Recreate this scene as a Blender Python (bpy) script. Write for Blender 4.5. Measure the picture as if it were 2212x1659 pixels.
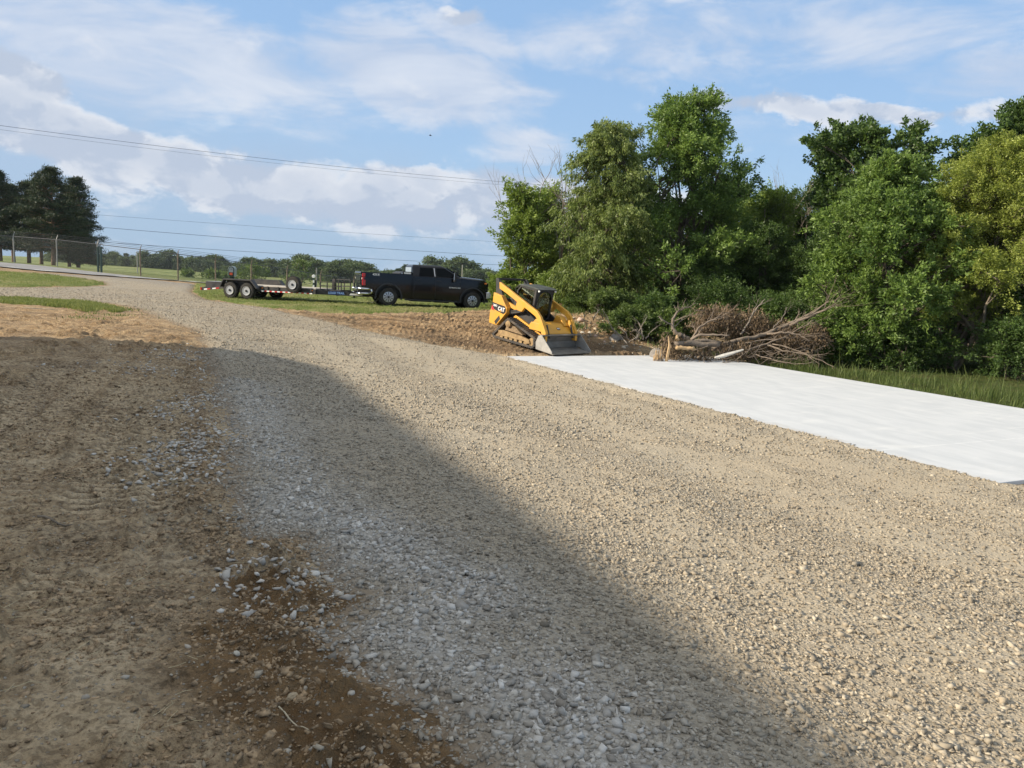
import bpy, bmesh, math, random
import numpy as np
from mathutils import Vector, Matrix, noise as mnoise
random.seed(7); rng = np.random.default_rng(7)
R = math.radians
scene = bpy.context.scene
for o in list(bpy.data.objects): bpy.data.objects.remove(o)

# ------------------------------------------------------------------ camera
CAMZ = 2.7; PITCH = R(7.87); ROLL = R(2.5)
cam = bpy.data.cameras.new('camera'); cam_o = bpy.data.objects.new('camera', cam)
scene.collection.objects.link(cam_o); scene.camera = cam_o
cam.sensor_width = 36.0; cam.lens = 27.04; cam.clip_start = 0.05; cam.clip_end = 9000
CAMM = Matrix.Translation((0, 0, CAMZ)) @ Matrix.Rotation(math.pi/2-PITCH, 4, 'X') @ Matrix.Rotation(ROLL, 4, 'Z')
cam_o.matrix_world = CAMM
scene.render.resolution_x = 1024; scene.render.resolution_y = 768

# ------------------------------------------------------------------ sun and sky
SUN_EL = R(27.0); SX, SY = -0.982, -0.19           # horizontal direction towards the sun
SDIR = Vector((SX*math.cos(SUN_EL), SY*math.cos(SUN_EL), math.sin(SUN_EL))).normalized()
sun = bpy.data.lights.new('sun', 'SUN'); sun.energy = 5.0; sun.angle = R(0.9); sun.color = (1.0, 0.88, 0.70)
sun_o = bpy.data.objects.new('sun', sun); scene.collection.objects.link(sun_o)
sun_o.rotation_euler = SDIR.to_track_quat('Z', 'Y').to_euler(); sun_o.location = (-30, -10, 30)
scene.view_settings.view_transform = 'Standard'; scene.view_settings.look = 'None'
scene.view_settings.exposure = 0.55; scene.view_settings.gamma = 1.0
scene.view_settings.use_curve_mapping = False

class NT:
    """tiny helper to wire node trees"""
    def __init__(s, tree):
        s.t = tree; s.n = tree.nodes; s.l = tree.links
        for n in list(s.n): s.n.remove(n)
    def node(s, typ, **kw):
        n = s.n.new(typ)
        for k, v in kw.items(): setattr(n, k, v)
        return n
    def put(s, sock, v):
        if hasattr(v, 'is_linked') or isinstance(v, bpy.types.NodeSocket): s.l.new(v, sock)
        elif v is not None:
            if isinstance(v, (tuple, list)) and len(v) == 3 and sock.type == 'RGBA': v = (*v, 1)
            sock.default_value = v
    def m(s, op, a, b=None, c=None, clamp=False):
        n = s.node('ShaderNodeMath', operation=op, use_clamp=clamp)
        for i, v in enumerate((a, b, c)):
            if v is not None: s.put(n.inputs[i], v)
        return n.outputs[0]
    def vm(s, op, a, b=None, scale=None):
        n = s.node('ShaderNodeVectorMath', operation=op)
        s.put(n.inputs[0], a)
        if b is not None: s.put(n.inputs[1], b)
        if scale is not None: s.put(n.inputs[3], scale)
        return n.outputs[1] if op in ('LENGTH', 'DOT_PRODUCT', 'DISTANCE') else n.outputs[0]
    def mix(s, f, a, b, blend='MIX'):
        n = s.node('ShaderNodeMix', data_type='RGBA', blend_type=blend)
        s.put(n.inputs[0], f); s.put(n.inputs[6], a); s.put(n.inputs[7], b)
        return n.outputs[2]
    def noise(s, vec, scale, detail=4, rough=0.55, dist=0.0, dim='3D'):
        n = s.node('ShaderNodeTexNoise', noise_dimensions=dim)
        if vec is not None: s.put(n.inputs['Vector'], vec)
        s.put(n.inputs['Scale'], scale); s.put(n.inputs['Detail'], detail); s.put(n.inputs['Roughness'], rough)
        s.put(n.inputs['Distortion'], dist)
        return n.outputs[0]
    def voro(s, vec, scale, feature='F1', out=0, rnd=1.0):
        n = s.node('ShaderNodeTexVoronoi', feature=feature)
        if vec is not None: s.put(n.inputs['Vector'], vec)
        s.put(n.inputs['Scale'], scale)
        if 'Randomness' in n.inputs: s.put(n.inputs['Randomness'], rnd)
        return n.outputs[out]
    def ss(s, x, lo, hi, a=0.0, b=1.0):
        n = s.node('ShaderNodeMapRange', interpolation_type='SMOOTHSTEP')
        s.put(n.inputs[0], x); s.put(n.inputs[1], lo); s.put(n.inputs[2], hi); s.put(n.inputs[3], a); s.put(n.inputs[4], b)
        return n.outputs[0]
    def lin(s, x, lo, hi, a=0.0, b=1.0):
        n = s.node('ShaderNodeMapRange')
        s.put(n.inputs[0], x); s.put(n.inputs[1], lo); s.put(n.inputs[2], hi); s.put(n.inputs[3], a); s.put(n.inputs[4], b)
        return n.outputs[0]
    def attr(s, name, out=2):
        n = s.node('ShaderNodeAttribute', attribute_name=name); return n.outputs[out]
    def xyz(s, v):
        n = s.node('ShaderNodeSeparateXYZ'); s.put(n.inputs[0], v); return n.outputs
    def comb(s, x, y, z):
        n = s.node('ShaderNodeCombineXYZ')
        for i, v in enumerate((x, y, z)): s.put(n.inputs[i], v)
        return n.outputs[0]

F_PX = 1661.2  # focal length in "display" pixels (2212 wide copy of the photograph)
def ray(px, py):
    d = CAMM.to_3x3() @ Vector(((px-1106)/F_PX, (829.5-py)/F_PX, -1.0))
    return d
def dir_azel(px, py):
    d = ray(px, py).normalized()
    return math.atan2(d.x, d.y), math.asin(d.z)
def pdepth(px, py, Y):
    d = ray(px, py); k = Y/d.y
    return Vector((d.x*k, Y, CAMZ + d.z*k))
def pz(px, py, z):
    d = ray(px, py); k = (z-CAMZ)/d.z
    return Vector((d.x*k, d.y*k, z))

world = bpy.data.worlds.new('World'); scene.world = world; world.use_nodes = True
def build_world():
    w = NT(world.node_tree)
    out = w.node('ShaderNodeOutputWorld'); bg = w.node('ShaderNodeBackground')
    w.l.new(bg.outputs[0], out.inputs[0])
    sky = w.node('ShaderNodeTexSky', sky_type='NISHITA'); sky.sun_disc = False
    sky.sun_elevation = SUN_EL; sky.sun_rotation = math.atan2(SX, SY)
    sky.air_density = 1.0; sky.dust_density = 1.2; sky.ozone_density = 1.5; sky.altitude = 250
    tc = w.node('ShaderNodeTexCoord'); d = w.vm('NORMALIZE', tc.outputs['Generated'])
    x, y, z = w.xyz(d)
    az = w.m('ARCTAN2', x, y); el = w.m('ARCSINE', z)
    # clouds lie on a shell: compress heights towards the horizon
    inv = w.m('DIVIDE', 1.0, w.m('ADD', w.m('MAXIMUM', z, 0.0), 0.16))
    pl = w.comb(w.m('MULTIPLY', x, inv), w.m('MULTIPLY', y, inv), w.m('MULTIPLY', z, 2.0))
    ae = w.comb(az, w.m('MULTIPLY', el, 1.7), 0.0)
    # warp of the direction
    n1 = w.noise(w.vm('ADD', ae, (3.1, 1.7, 0.2)), 7.0, 6, 0.6)
    n2 = w.noise(w.vm('ADD', ae, (8.3, 5.2, 1.9)), 7.0, 6, 0.6)
    azw = w.m('ADD', az, w.m('MULTIPLY', w.m('SUBTRACT', n1, 0.5), 0.16))
    elw = w.m('ADD', el, w.m('MULTIPLY', w.m('SUBTRACT', n2, 0.5), 0.10))
    def ell(px, py, rx, ry, ang=0.0, k=1.0):
        a0, e0 = dir_azel(px, py)
        rx /= F_PX; ry /= F_PX; c, s_ = math.cos(ang+0.04), math.sin(ang+0.04)
        dx = w.m('SUBTRACT', azw, a0); dy = w.m('SUBTRACT', elw, e0)
        u = w.m('DIVIDE', w.m('SUBTRACT', w.m('MULTIPLY', dx, c), w.m('MULTIPLY', dy, s_)), rx)
        v = w.m('DIVIDE', w.m('ADD', w.m('MULTIPLY', dx, s_), w.m('MULTIPLY', dy, c)), ry)
        r2 = w.m('ADD', w.m('MULTIPLY', u, u), w.m('MULTIPLY', v, v))
        return w.m('MULTIPLY', w.m('SUBTRACT', 1.0, r2, clamp=True), k), v
    def group(lst):
        acc = None
        for t in lst:
            e, _ = ell(*t)
            acc = e if acc is None else w.m('MAXIMUM', acc, e)
        return acc
    soft = group([(120, 70, 420, 150, 0.1, .8), (450, 120, 420, 120, 0.15, .75), (900, 170, 300, 120, 0.12, 1.0),
                  (1010, 70, 150, 60, 0.1, .8), (1400, 90, 420, 90, 0.0, .62), (1800, 70, 420, 90, -0.05, .55),
                  (1330, 180, 170, 35, 0.1, .5), (2170, 170, 200, 70, 0.1, .75), (1120, 320, 150, 45, 0.0, .6), (680, 235, 150, 40, 0.1, .4),
                  (330, 190, 120, 20, 0.1, .5), (1540, 30, 700, 60, 0, .4)])
    puff = group([(70, 185, 110, 55, 0.25, 1.0), (120, 300, 250, 85, 0.2, 1.1), (400, 370, 300, 70, 0.2, 1.1), (620, 400, 250, 70, .15, .9),
                  (840, 440, 210, 80, 0.05, 1.0), (1120, 430, 260, 75, 0.0, 1.1), (900, 395, 110, 40, 0.0, 1.0),
                  (1700, 240, 220, 40, 0.1, .9), (1870, 250, 180, 34, 0.05, 1.0), (2130, 255, 80, 30, 0, .6), (1250, 470, 400, 90, 0, .9), (1000, 25, 60, 25, 0, .7)])
    q = w.vm('ADD', ae, (1.3, 2.4, 0.7))
    fb = w.noise(q, 11.0, 8, 0.58, 0.3)
    fb2 = w.noise(w.vm('ADD', q, (-0.022, 0.034, 0.0)), 11.0, 8, 0.58, 0.3)   # sampled a little towards the light
    fs = w.noise(w.vm('MULTIPLY', ae, (1.0, 2.0, 1.0)), 5.0, 7, 0.6, 0.5)
    dsoft = w.m('MULTIPLY', w.ss(w.m('ADD', soft, w.m('MULTIPLY', w.m('SUBTRACT', fs, 0.5), 1.9)), 0.1, 0.8), 0.80)
    dpuff = w.ss(w.m('ADD', puff, w.m('MULTIPLY', w.m('SUBTRACT', fb, 0.5), 1.6)), 0.08, 0.70)
    # low bank that thickens to the horizon
    lowe = w.m('SUBTRACT', el, w.m('MULTIPLY', az, -0.16))
    bank = w.ss(w.m('ADD', lowe, w.m('MULTIPLY', w.m('SUBTRACT', fb, 0.5), 0.07)), 0.04, 0.15, 1.0, 0.0)
    relief = w.ss(w.m('SUBTRACT', fb, fb2), -0.06, 0.06)
    edge = w.ss(w.m('ADD', puff, w.m('MULTIPLY', w.m('SUBTRACT', fb, 0.5), 1.2)), 1.15, 0.15)
    lit = w.m('MULTIPLY', w.m('MULTIPLY', relief, 1.0), w.m('ADD', w.m('MULTIPLY', edge, 0.75), 0.25), clamp=True)
    K = 0.70/SKY_STR
    grey = tuple(K*v for v in (0.50, 0.575, 0.71)); white = tuple(K*v for v in (0.88, 0.89, 0.92))
    softc = w.mix(w.ss(fs, 0.35, 0.72), tuple(K*v for v in (0.55, 0.63, 0.78)), tuple(K*v for v in (0.76, 0.80, 0.88)))
    lowc = w.mix(w.ss(el, 0.0, 0.12), tuple(K*v for v in (0.385, 0.525, 0.69)), tuple(K*v for v in (0.40, 0.54, 0.74)))
    # clear sky: Nishita evened towards the photograph's pale blue
    base = w.mix(0.8, w.vm('SCALE', sky.outputs[0], None, 1.0), w.mix(w.ss(el, 0.0, 0.35), tuple(K*v for v in (0.42, 0.615, 0.86)), tuple(K*v for v in (0.335, 0.545, 0.865))))
    base = w.mix(w.ss(el, 0.36, 0.8, 0.0, 0.8), base, tuple(K*v for v in (0.84, 0.84, 0.82)))      # thin white veil added overhead, out of view, to whiten light in shade
    c = w.mix(w.m('MULTIPLY', bank, 0.85), base, lowc)
    c = w.mix(dsoft, c, softc)
    c = w.mix(w.m('MULTIPLY', dpuff, w.ss(el, -0.0, 0.07, 0.25, 0.93)), c, w.mix(lit, grey, white))
    w.l.new(c, bg.inputs[0]); bg.inputs[1].default_value = SKY_STR
    world.cycles.sampling_method = 'MANUAL'; world.cycles.sample_map_resolution = 512
SKY_STR = 0.1
build_world()
try: scene.cycles.max_bounces = 6; scene.cycles.transparent_max_bounces = 8
except Exception: pass

# ------------------------------------------------------------------ tagging / building helpers
COL = scene.collection
def tag(o, label=None, cat=None, group=None, kind=None):
    if label: o['label'] = label
    if cat: o['category'] = cat
    if group: o['group'] = group
    if kind: o['kind'] = kind
    return o
def empty(name, loc=(0, 0, 0), rz=0.0, label=None, cat=None, group=None):
    o = bpy.data.objects.new(name, None); COL.objects.link(o); o.location = loc; o.rotation_euler = (0, 0, rz)
    o.empty_display_size = 0.2
    return tag(o, label, cat, group)
def link_mesh(name, me, mat, parent=None, smooth=False):
    if mat is not None: me.materials.append(mat)
    o = bpy.data.objects.new(name, me); COL.objects.link(o)
    if parent is not None: o.parent = parent
    if smooth: me.shade_smooth()
    return o
def np_mesh(name, V, F, mat=None, parent=None, smooth=False, attrs=None):
    """V (n,3) float array, F (m,k) int array of equal sided faces"""
    me = bpy.data.meshes.new(name); V = np.asarray(V, np.float32); F = np.asarray(F, np.int32)
    me.vertices.add(len(V)); me.vertices.foreach_set('co', V.ravel())
    k = F.shape[1]; me.loops.add(F.size); me.loops.foreach_set('vertex_index', F.ravel())
    me.polygons.add(len(F)); me.polygons.foreach_set('loop_start', np.arange(0, F.size, k, dtype=np.int32))
    me.polygons.foreach_set('loop_total', np.full(len(F), k, np.int32))
    me.update(calc_edges=True)
    for a, arr in (attrs or {}).items():
        at = me.attributes.new(a, 'FLOAT', 'POINT'); at.data.foreach_set('value', np.asarray(arr, np.float32))
    return link_mesh(name, me, mat, parent, smooth)
class MB:
    """collects boxes, prisms, tubes ... and links them as ONE mesh object"""
    def __init__(s): s.v = []; s.f = []
    def add(s, vs, fs):
        b = len(s.v); s.v += [tuple(v) for v in vs]; s.f += [[i+b for i in f] for f in fs]
        return s
    def box(s, c, d, M=None):
        x, y, z = (k/2 for k in d)
        vs = [Vector((sx*x, sy*y, sz*z)) for sx in (-1, 1) for sy in (-1, 1) for sz in (-1, 1)]
        if M is not None: vs = [M @ v for v in vs]
        c = Vector(c)
        return s.add([v+c for v in vs], [(0, 1, 3, 2), (4, 6, 7, 5), (0, 4, 5, 1), (2, 3, 7, 6), (0, 2, 6, 4), (1, 5, 7, 3)])
    def bar(s, a, b, w, h, up=(0, 0, 1)):
        a = Vector(a); b = Vector(b); d = (b-a); L = d.length; d.normalize(); up = Vector(up)
        sd = d.cross(up); 
        if sd.length < 1e-4: sd = d.cross(Vector((0, 1, 0)))
        sd.normalize(); u = sd.cross(d)
        vs = []
        for p in (a, b):
            for i, j in ((-1, -1), (1, -1), (1, 1), (-1, 1)): vs.append(p + sd*(i*w/2) + u*(j*h/2))
        return s.add(vs, [(3, 2, 1, 0), (4, 5, 6, 7), (0, 1, 5, 4), (1, 2, 6, 5), (2, 3, 7, 6), (3, 0, 4, 7)])
    def prism(s, pts, y0, y1, axis='y'):
        """2-D outline in x,z extruded along y (or x,y outline along z when axis='z')"""
        n = len(pts)
        if axis == 'y': vs = [(x, y0, z) for x, z in pts] + [(x, y1, z) for x, z in pts]
        elif axis == 'z': vs = [(x, y, y0) for x, y in pts] + [(x, y, y1) for x, y in pts]
        else: vs = [(y0, x, z) for x, z in pts] + [(y1, x, z) for x, z in pts]
        fs = [list(range(n))[::-1], list(range(n, 2*n))] + [(i, (i+1) % n, n+(i+1) % n, n+i) for i in range(n)]
        return s.add(vs, fs)
    def loft(s, A, B):
        n = len(A)
        return s.add(list(A)+list(B), [list(range(n))[::-1], list(range(n, 2*n))] + [(i, (i+1) % n, n+(i+1) % n, n+i) for i in range(n)])
    def tube(s, pts, rad, n=8, cap=True):
        pts = [Vector(p) for p in pts]; m = len(pts)
        if not hasattr(rad, '__len__'): rad = [rad]*m
        vs = []; ref = None
        for i, p in enumerate(pts):
            d = (pts[min(i+1, m-1)] - pts[max(i-1, 0)]).normalized()
            if ref is None:
                ref = Vector((0, 0, 1)) if abs(d.z) < .9 else Vector((1, 0, 0))
            a = d.cross(ref); 
            if a.length < 1e-5: a = d.cross(Vector((0.3, 1, .2)))
            a.normalize(); b = a.cross(d); ref = b
            for k in range(n):
                t = 2*math.pi*k/n; vs.append(p + a*(math.cos(t)*rad[i]) + b*(math.sin(t)*rad[i]))
        fs = []
        for i in range(m-1):
            for k in range(n):
                fs.append((i*n+k, i*n+(k+1) % n, (i+1)*n+(k+1) % n, (i+1)*n+k))
        if cap: fs += [list(range(n))[::-1], [(m-1)*n+k for k in range(n)]]
        return s.add(vs, fs)
    def lathe_y(s, prof, c=(0, 0, 0), n=32, closed=False):
        """prof: (radius, y) revolved round the y axis"""
        vs = []; fs = []; m = len(prof)
        for r, y in prof:
            for k in range(n):
                t = 2*math.pi*k/n; vs.append((c[0]+r*math.cos(t), c[1]+y, c[2]+r*math.sin(t)))
        for i in range(m-1 if not closed else m):
            j = (i+1) % m
            for k in range(n): fs.append((i*n+k, i*n+(k+1) % n, j*n+(k+1) % n, j*n+k))
        if not closed:
            fs += [list(range(n)), [(m-1)*n+k for k in range(n)][::-1]]
        return s.add(vs, fs)
    def build(s, name, mat, parent=None, smooth=False, bevel=0.0, label=None, recalc=True):
        me = bpy.data.meshes.new(name); me.from_pydata(s.v, [], s.f)
        if recalc:
            bm = bmesh.new(); bm.from_mesh(me); bmesh.ops.recalc_face_normals(bm, faces=bm.faces); bm.to_mesh(me); bm.free()
        o = link_mesh(name, me, mat, parent, smooth)
        if bevel > 0:
            md = o.modifiers.new('bevel', 'BEVEL'); md.width = bevel; md.segments = 2; md.limit_method = 'ANGLE'; md.angle_limit = R(35)
        if label: o['label'] = label
        return o
def copy_tree(o, parent=None):
    c = o.copy(); COL.objects.link(c)
    if parent is not None: c.parent = parent
    for ch in [k for k in bpy.data.objects if k.parent == o]: copy_tree(ch, c)
    return c
def text_mesh(name, body, size, mat, parent, origin, xdir, updir, extrude=0.004, bold=0.0, xscale=1.0):
    cu = bpy.data.curves.new(name, 'FONT'); cu.body = body; cu.size = size; cu.extrude = extrude; cu.offset = bold
    cu.align_x = 'CENTER'; cu.align_y = 'CENTER'; cu.resolution_u = 3
    t = bpy.data.objects.new(name, cu); COL.objects.link(t)
    bpy.context.view_layer.update()
    me = bpy.data.meshes.new_from_object(t); bpy.data.objects.remove(t)
    X = Vector(xdir).normalized(); U = Vector(updir).normalized(); N = X.cross(U)
    M = Matrix((X*xscale, U, N)).transposed().to_4x4(); M.translation = Vector(origin)
    me.transform(M); me.materials.clear()
    return link_mesh(name, me, mat, parent)

def pmat(name, col, rough=0.5, metal=0.0, var=0.0, vscale=8.0, bump=0.0, bscale=40.0, spec=0.5, coat=0.0, dirt=None, dirt_amt=0.0, dscale=3.0):
    m = bpy.data.materials.new(name); m.use_nodes = True; w = NT(m.node_tree)
    out = w.node('ShaderNodeOutputMaterial'); b = w.node('ShaderNodeBsdfPrincipled'); w.l.new(b.outputs[0], out.inputs[0])
    tc = w.node('ShaderNodeTexCoord'); c = tuple(col)
    cc = None
    if var > 0:
        n = w.noise(tc.outputs['Object'], vscale, 5, 0.6)
        cc = w.mix(w.ss(n, 0.3, 0.7), tuple(max(0, k*(1-var)) for k in c), tuple(k*(1+var) for k in c))
    if dirt is not None:
        n = w.noise(w.vm('ADD', tc.outputs['Object'], (5, 3, 1)), dscale, 6, 0.65)
        cc = w.mix(w.m('MULTIPLY', w.ss(n, 0.42, 0.68), dirt_amt), cc if cc is not None else c, dirt)
        w.put(b.inputs['Roughness'], w.lin(n, 0.35, 0.7, rough, min(1, rough+0.3)))
    else: b.inputs['Roughness'].default_value = rough
    w.put(b.inputs['Base Color'], cc if cc is not None else c)
    b.inputs['Metallic'].default_value = metal; b.inputs['Specular IOR Level'].default_value = spec
    if coat: b.inputs['Coat Weight'].default_value = coat; b.inputs['Coat Roughness'].default_value = 0.05
    if bump > 0:
        bn = w.node('ShaderNodeBump'); bn.inputs['Distance'].default_value = bump
        w.put(bn.inputs['Height'], w.noise(tc.outputs['Object'], bscale, 5, 0.6)); w.l.new(bn.outputs[0], b.inputs['Normal'])
    return m
# ------------------------------------------------------------------ numpy noise and terrain height
def _hash(ix, iy, s):
    n = (ix.astype(np.int64)*374761393 + iy.astype(np.int64)*668265263 + s*974634777) & 0x7fffffff
    n = ((n ^ (n >> 13))*1274126177) & 0x7fffffff
    return ((n ^ (n >> 16)) & 0xffff)/65535.0
def vnoise(x, y, s=0):
    ix = np.floor(x); iy = np.floor(y); fx = x-ix; fy = y-iy
    fx = fx*fx*(3-2*fx); fy = fy*fy*(3-2*fy)
    a = _hash(ix, iy, s); b = _hash(ix+1, iy, s); c = _hash(ix, iy+1, s); d = _hash(ix+1, iy+1, s)
    return a+(b-a)*fx+(c-a)*fy+(a-b-c+d)*fx*fy
def fbm(x, y, oct=4, s=0, gain=0.5):
    t = 0; a = 1.0; tot = 0
    for i in range(oct):
        t = t+a*vnoise(x*2.0**i+i*17.3, y*2.0**i-i*9.1, s+i); tot += a; a *= gain
    return t/tot
CP = []
for px, py, z in [(0,1659,.5),(1106,1659,.45),(2212,1659,.4),(0,1300,.52),(500,1200,.42),(1106,1200,.30),(1700,1200,.15),(2212,1200,.06),
        (2145,1043,.02),(1090,770,.02),(1600,900,.015),(1545,772,-.02),(2212,870,-.1),(0,900,.62),(400,900,.5),(0,700,.85),(300,790,.6),
        (700,785,.32),(900,850,.2),(1300,900,.06),(0,660,.98),(240,665,1.0),(430,730,.8),(600,700,.72),(760,710,.6),(930,745,.32),
        (0,632,1.15),(100,605,1.5),(230,615,1.35),(495,645.4,1.07),(660,655,1.08),(838,662,1.12),(1022,665,1.1),(760,682,.92),(1055,672,.98),
        (1070.7,732.3,.39),(1143.6,753.7,.17),(1250,655,1.65),(1300,700,.95),(1350,735,.42),(1400,766,.1),(1180,660,1.3),(2060,815,-.05),(1900,795,-.08),
        (2212,840,-.05),(100,588,1.74),(420,611.5,1.5),(778,641,1.2),(1054,653,1.2),(31,567,2.08),(124,576.6,2.0),(385,607,1.31),(140,578,1.56),(683,617,-1.5)]:
    p = pz(px, py, z); CP.append((p.x, p.y, z))
p = pdepth(764, 650, 69); CP.append((p.x, p.y, -.15)); p = pdepth(1000, 650, 75); CP.append((p.x, p.y, -.8))
for t in [(-224,420,.4),(-76,350,-3.0),(0,350,-3.5),(60,300,-2),(-300,300,1),(0,-10,.5),(-15,5,.9),(-25,20,1.0),(15,5,0),(20,25,-.1),(30,40,.4),(10,45,1.0),(25,60,.5),(8,35,.9),(14,33,.2)]: CP.append(t)
CP = np.array(CP); _c = 2.5
def _phi(r2): return np.sqrt(r2+_c*_c)
def _solve():
    X = CP[:, :2]/1.0; n = len(X); D = ((X[:, None]-X[None])**2).sum(-1)
    A = np.zeros((n+3, n+3)); A[:n, :n] = _phi(D) - np.eye(n)*0.15; A[:n, n] = 1; A[:n, n+1:] = X; A[n, :n] = 1; A[n+1:, :n] = X.T
    return np.linalg.solve(A, np.r_[CP[:, 2], 0, 0, 0])
WT = _solve()
def gz(x, y):
    x = np.asarray(x, float); y = np.asarray(y, float)
    xc = np.clip(x, -320, 70); yc = np.clip(y, -15, 430)
    out = WT[-3] + WT[-2]*xc + WT[-1]*yc
    for i in range(len(CP)): out = out + WT[i]*_phi((xc-CP[i, 0])**2+(yc-CP[i, 1])**2)
    return out
def g1(x, y): return float(gz(np.array([x]), np.array([y]))[0])
def gp(px, py, lo=2.0, hi=600.0):
    """where the ray through a pixel meets the ground"""
    d = ray(px, py); ks = np.geomspace(lo, hi, 1500)
    zz = CAMZ+d.z*ks - gz(d.x*ks, d.y*ks); i = np.argmax(zz < 0)
    if i == 0: return None
    a, b = ks[i-1], ks[i]; t = zz[i-1]/(zz[i-1]-zz[i]); k = a+(b-a)*t
    return Vector((d.x*k, d.y*k, CAMZ+d.z*k))
def poly(pts, fallback=60.0):
    out = []
    for px, py in pts:
        q = gp(px, py)
        if q is None: q = pdepth(px, py, fallback)
        out.append((q.x, q.y))
    return np.array(out)
def sdist(x, y, P):
    """signed distance, positive inside polygon P"""
    best = np.full(x.shape, 1e18); ins = np.zeros(x.shape, bool); n = len(P)
    for i in range(n):
        ax, ay = P[i]; bx, by = P[(i+1) % n]; ex, ey = bx-ax, by-ay
        t = np.clip(((x-ax)*ex+(y-ay)*ey)/(ex*ex+ey*ey+1e-12), 0, 1)
        best = np.minimum(best, (x-ax-ex*t)**2+(y-ay-ey*t)**2)
        c = ((ay > y) != (by > y)) & (x < (bx-ax)*(y-ay)/(by-ay+1e-18)+ax); ins ^= c
    return np.where(ins, 1, -1)*np.sqrt(best)
def ldist(x, y, L):
    """distance to polyline, arclength along it and signed side"""
    best = np.full(x.shape, 1e18); arc = np.zeros(x.shape); s0 = 0
    for i in range(len(L)-1):
        ax, ay = L[i]; bx, by = L[i+1]; ex, ey = bx-ax, by-ay; l = math.hypot(ex, ey)
        t = np.clip(((x-ax)*ex+(y-ay)*ey)/(l*l+1e-12), 0, 1); d = (x-ax-ex*t)**2+(y-ay-ey*t)**2
        m = d < best; best = np.where(m, d, best); arc = np.where(m, s0+t*l, arc); s0 += l
    return np.sqrt(best), arc

# ---- the slab first: its plane and corners
SLAB_Z = 0.055
SB = pz(1088, 769.5, SLAB_Z); SA = pz(2150, 1044, SLAB_Z); SC0 = pz(1545, 772, SLAB_Z); SD0 = pz(2212, 870, SLAB_Z)
e1 = Vector((SA.x-SB.x, SA.y-SB.y)); L1 = e1.length; e1.normalize(); e2 = Vector((-e1.y, e1.x))
W1 = (Vector((SC0.x-SB.x, SC0.y-SB.y))).dot(e2)
print('slab', SB, SA, SC0, SD0, 'len', L1, 'wid', W1, 'along', (Vector((SC0.x-SB.x, SC0.y-SB.y))).dot(e1), 'D', (Vector((SD0.x-SB.x, SD0.y-SB.y))).dot(e2))

# ---- zones drawn on the ground
P_GRAV = poly([(1015,1700),(985,1659),(905,1535),(825,1485),(735,1440),(695,1370),(765,1300),(690,1235),(650,1165),(530,1165),(492,1085),(488,1000),
               (478,900),(455,800),(432,745),(425,715),(360,695),(300,668),(235,656),(120,648),(-60,641),(-700,640),(-700,617),(-60,622),(100,621.5),(185,620),(228,617),(222,610),(165,600),(110,594),(60,589),(250,600),(422,614),
               (413,630),(450,650),(560,664),(640,680),(760,708),(930,744),(1075,766)])
P_GRAV = np.vstack([P_GRAV, [(SB.x+.32, SB.y-.1), (SA.x+.22, SA.y+.36), (SA.x+1.2, SA.y-.05), (SA.x+6, SA.y+.2), (SA.x+12, SA.y), (16, -8), (2.5, -8), (.2, .5)]])
P_ISL = poly([(-700,612),(-60,621),(100,620),(185,618.5),(226,615.5),(220,610.5),(165,601),(105,594),(60,590.5),(0,588),(-200,578),(-700,560)])
P_STRIP = poly([(-300,640),(0,643.5),(120,650),(225,659),(262,668),(255,676),(215,671),(190,676),(160,668),(80,660),(0,655),(-300,650)])
P_LAWN = poly([(424,612.5),(600,626.5),(778,641),(930,648),(1054,653),(1200,657),(1170,668),(1055,669.5),(960,677),(880,675),(760,679),(690,674),(600,668),(545,661),(450,647),(418,632)])
FEN = [pdepth(px, py, D) for px, py, D in [(-700,500,59),(-62,556,59),(31,567,60),(124,576.6,60),(212,587,60),(304,597,60),(385,607,60.5),(466,617,61.5),(543,627,63),(620,636,65),(692,643,67),(764,650,69),(850,655,72),(940,660,75),(1060,665,79),(1200,670,84)]]
ROADC = [(p.x, p.y) for p in (pz(-700,545,1.95),pz(-100,573,1.86), pz(100,586,1.76), pz(260,597.5,1.62), pz(420,608.5,1.5), pz(600,624,1.36), pz(778,638,1.22), pz(930,645,1.2), pz(1054,650.5,1.2), pz(1300,662,1.2))]
ROADC = [(x, y+1.2) for x, y in ROADC]
P_CLAY = poly([(470,652),(560,664),(640,680),(760,708),(930,744),(1075,766),(1260,769),(1400,770),(1440,740),(1380,715),(1290,690),(1250,640),(1180,655),(1055,667),(960,677),(880,675),(760,679),(690,674),(600,668)])
print('road', ROADC)
print('grav', P_GRAV[:12])

# tyre and track marks
def wl(pts): return [tuple(q) for q in poly(pts)]
TR_DIRT = [wl([(455,1320),(440,1150),(432,1000),(430,880),(428,800)]), wl([(120,1350),(230,1050),(300,900),(380,800),(420,740)]),
           wl([(-120,1250),(40,1000),(150,860),(260,770)]), wl([(330,1100),(335,960),(350,860),(372,790)]), wl([(30,900),(140,790),(250,735)]), wl([(-60,1050),(60,860),(160,760)]), wl([(170,1200),(230,930),(310,800),(360,750)]), wl([(395,1250),(390,1060),(392,900),(400,800)])]
TR_GRAV = [[(SB.x-2.6-k*1.55+e1.x*0, SB.y-1.0), (SA.x-2.6-k*1.55, SA.y-1.5), (SA.x-1.2-k*1.55, SA.y-5)] for k in range(3)]
TR_CLAY = [wl([(690,690),(900,688),(1060,700),(1180,722)]), wl([(800,712),(960,722),(1090,745),(1200,762)]), wl([(960,678),(1100,690),(1250,716)])]

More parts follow.
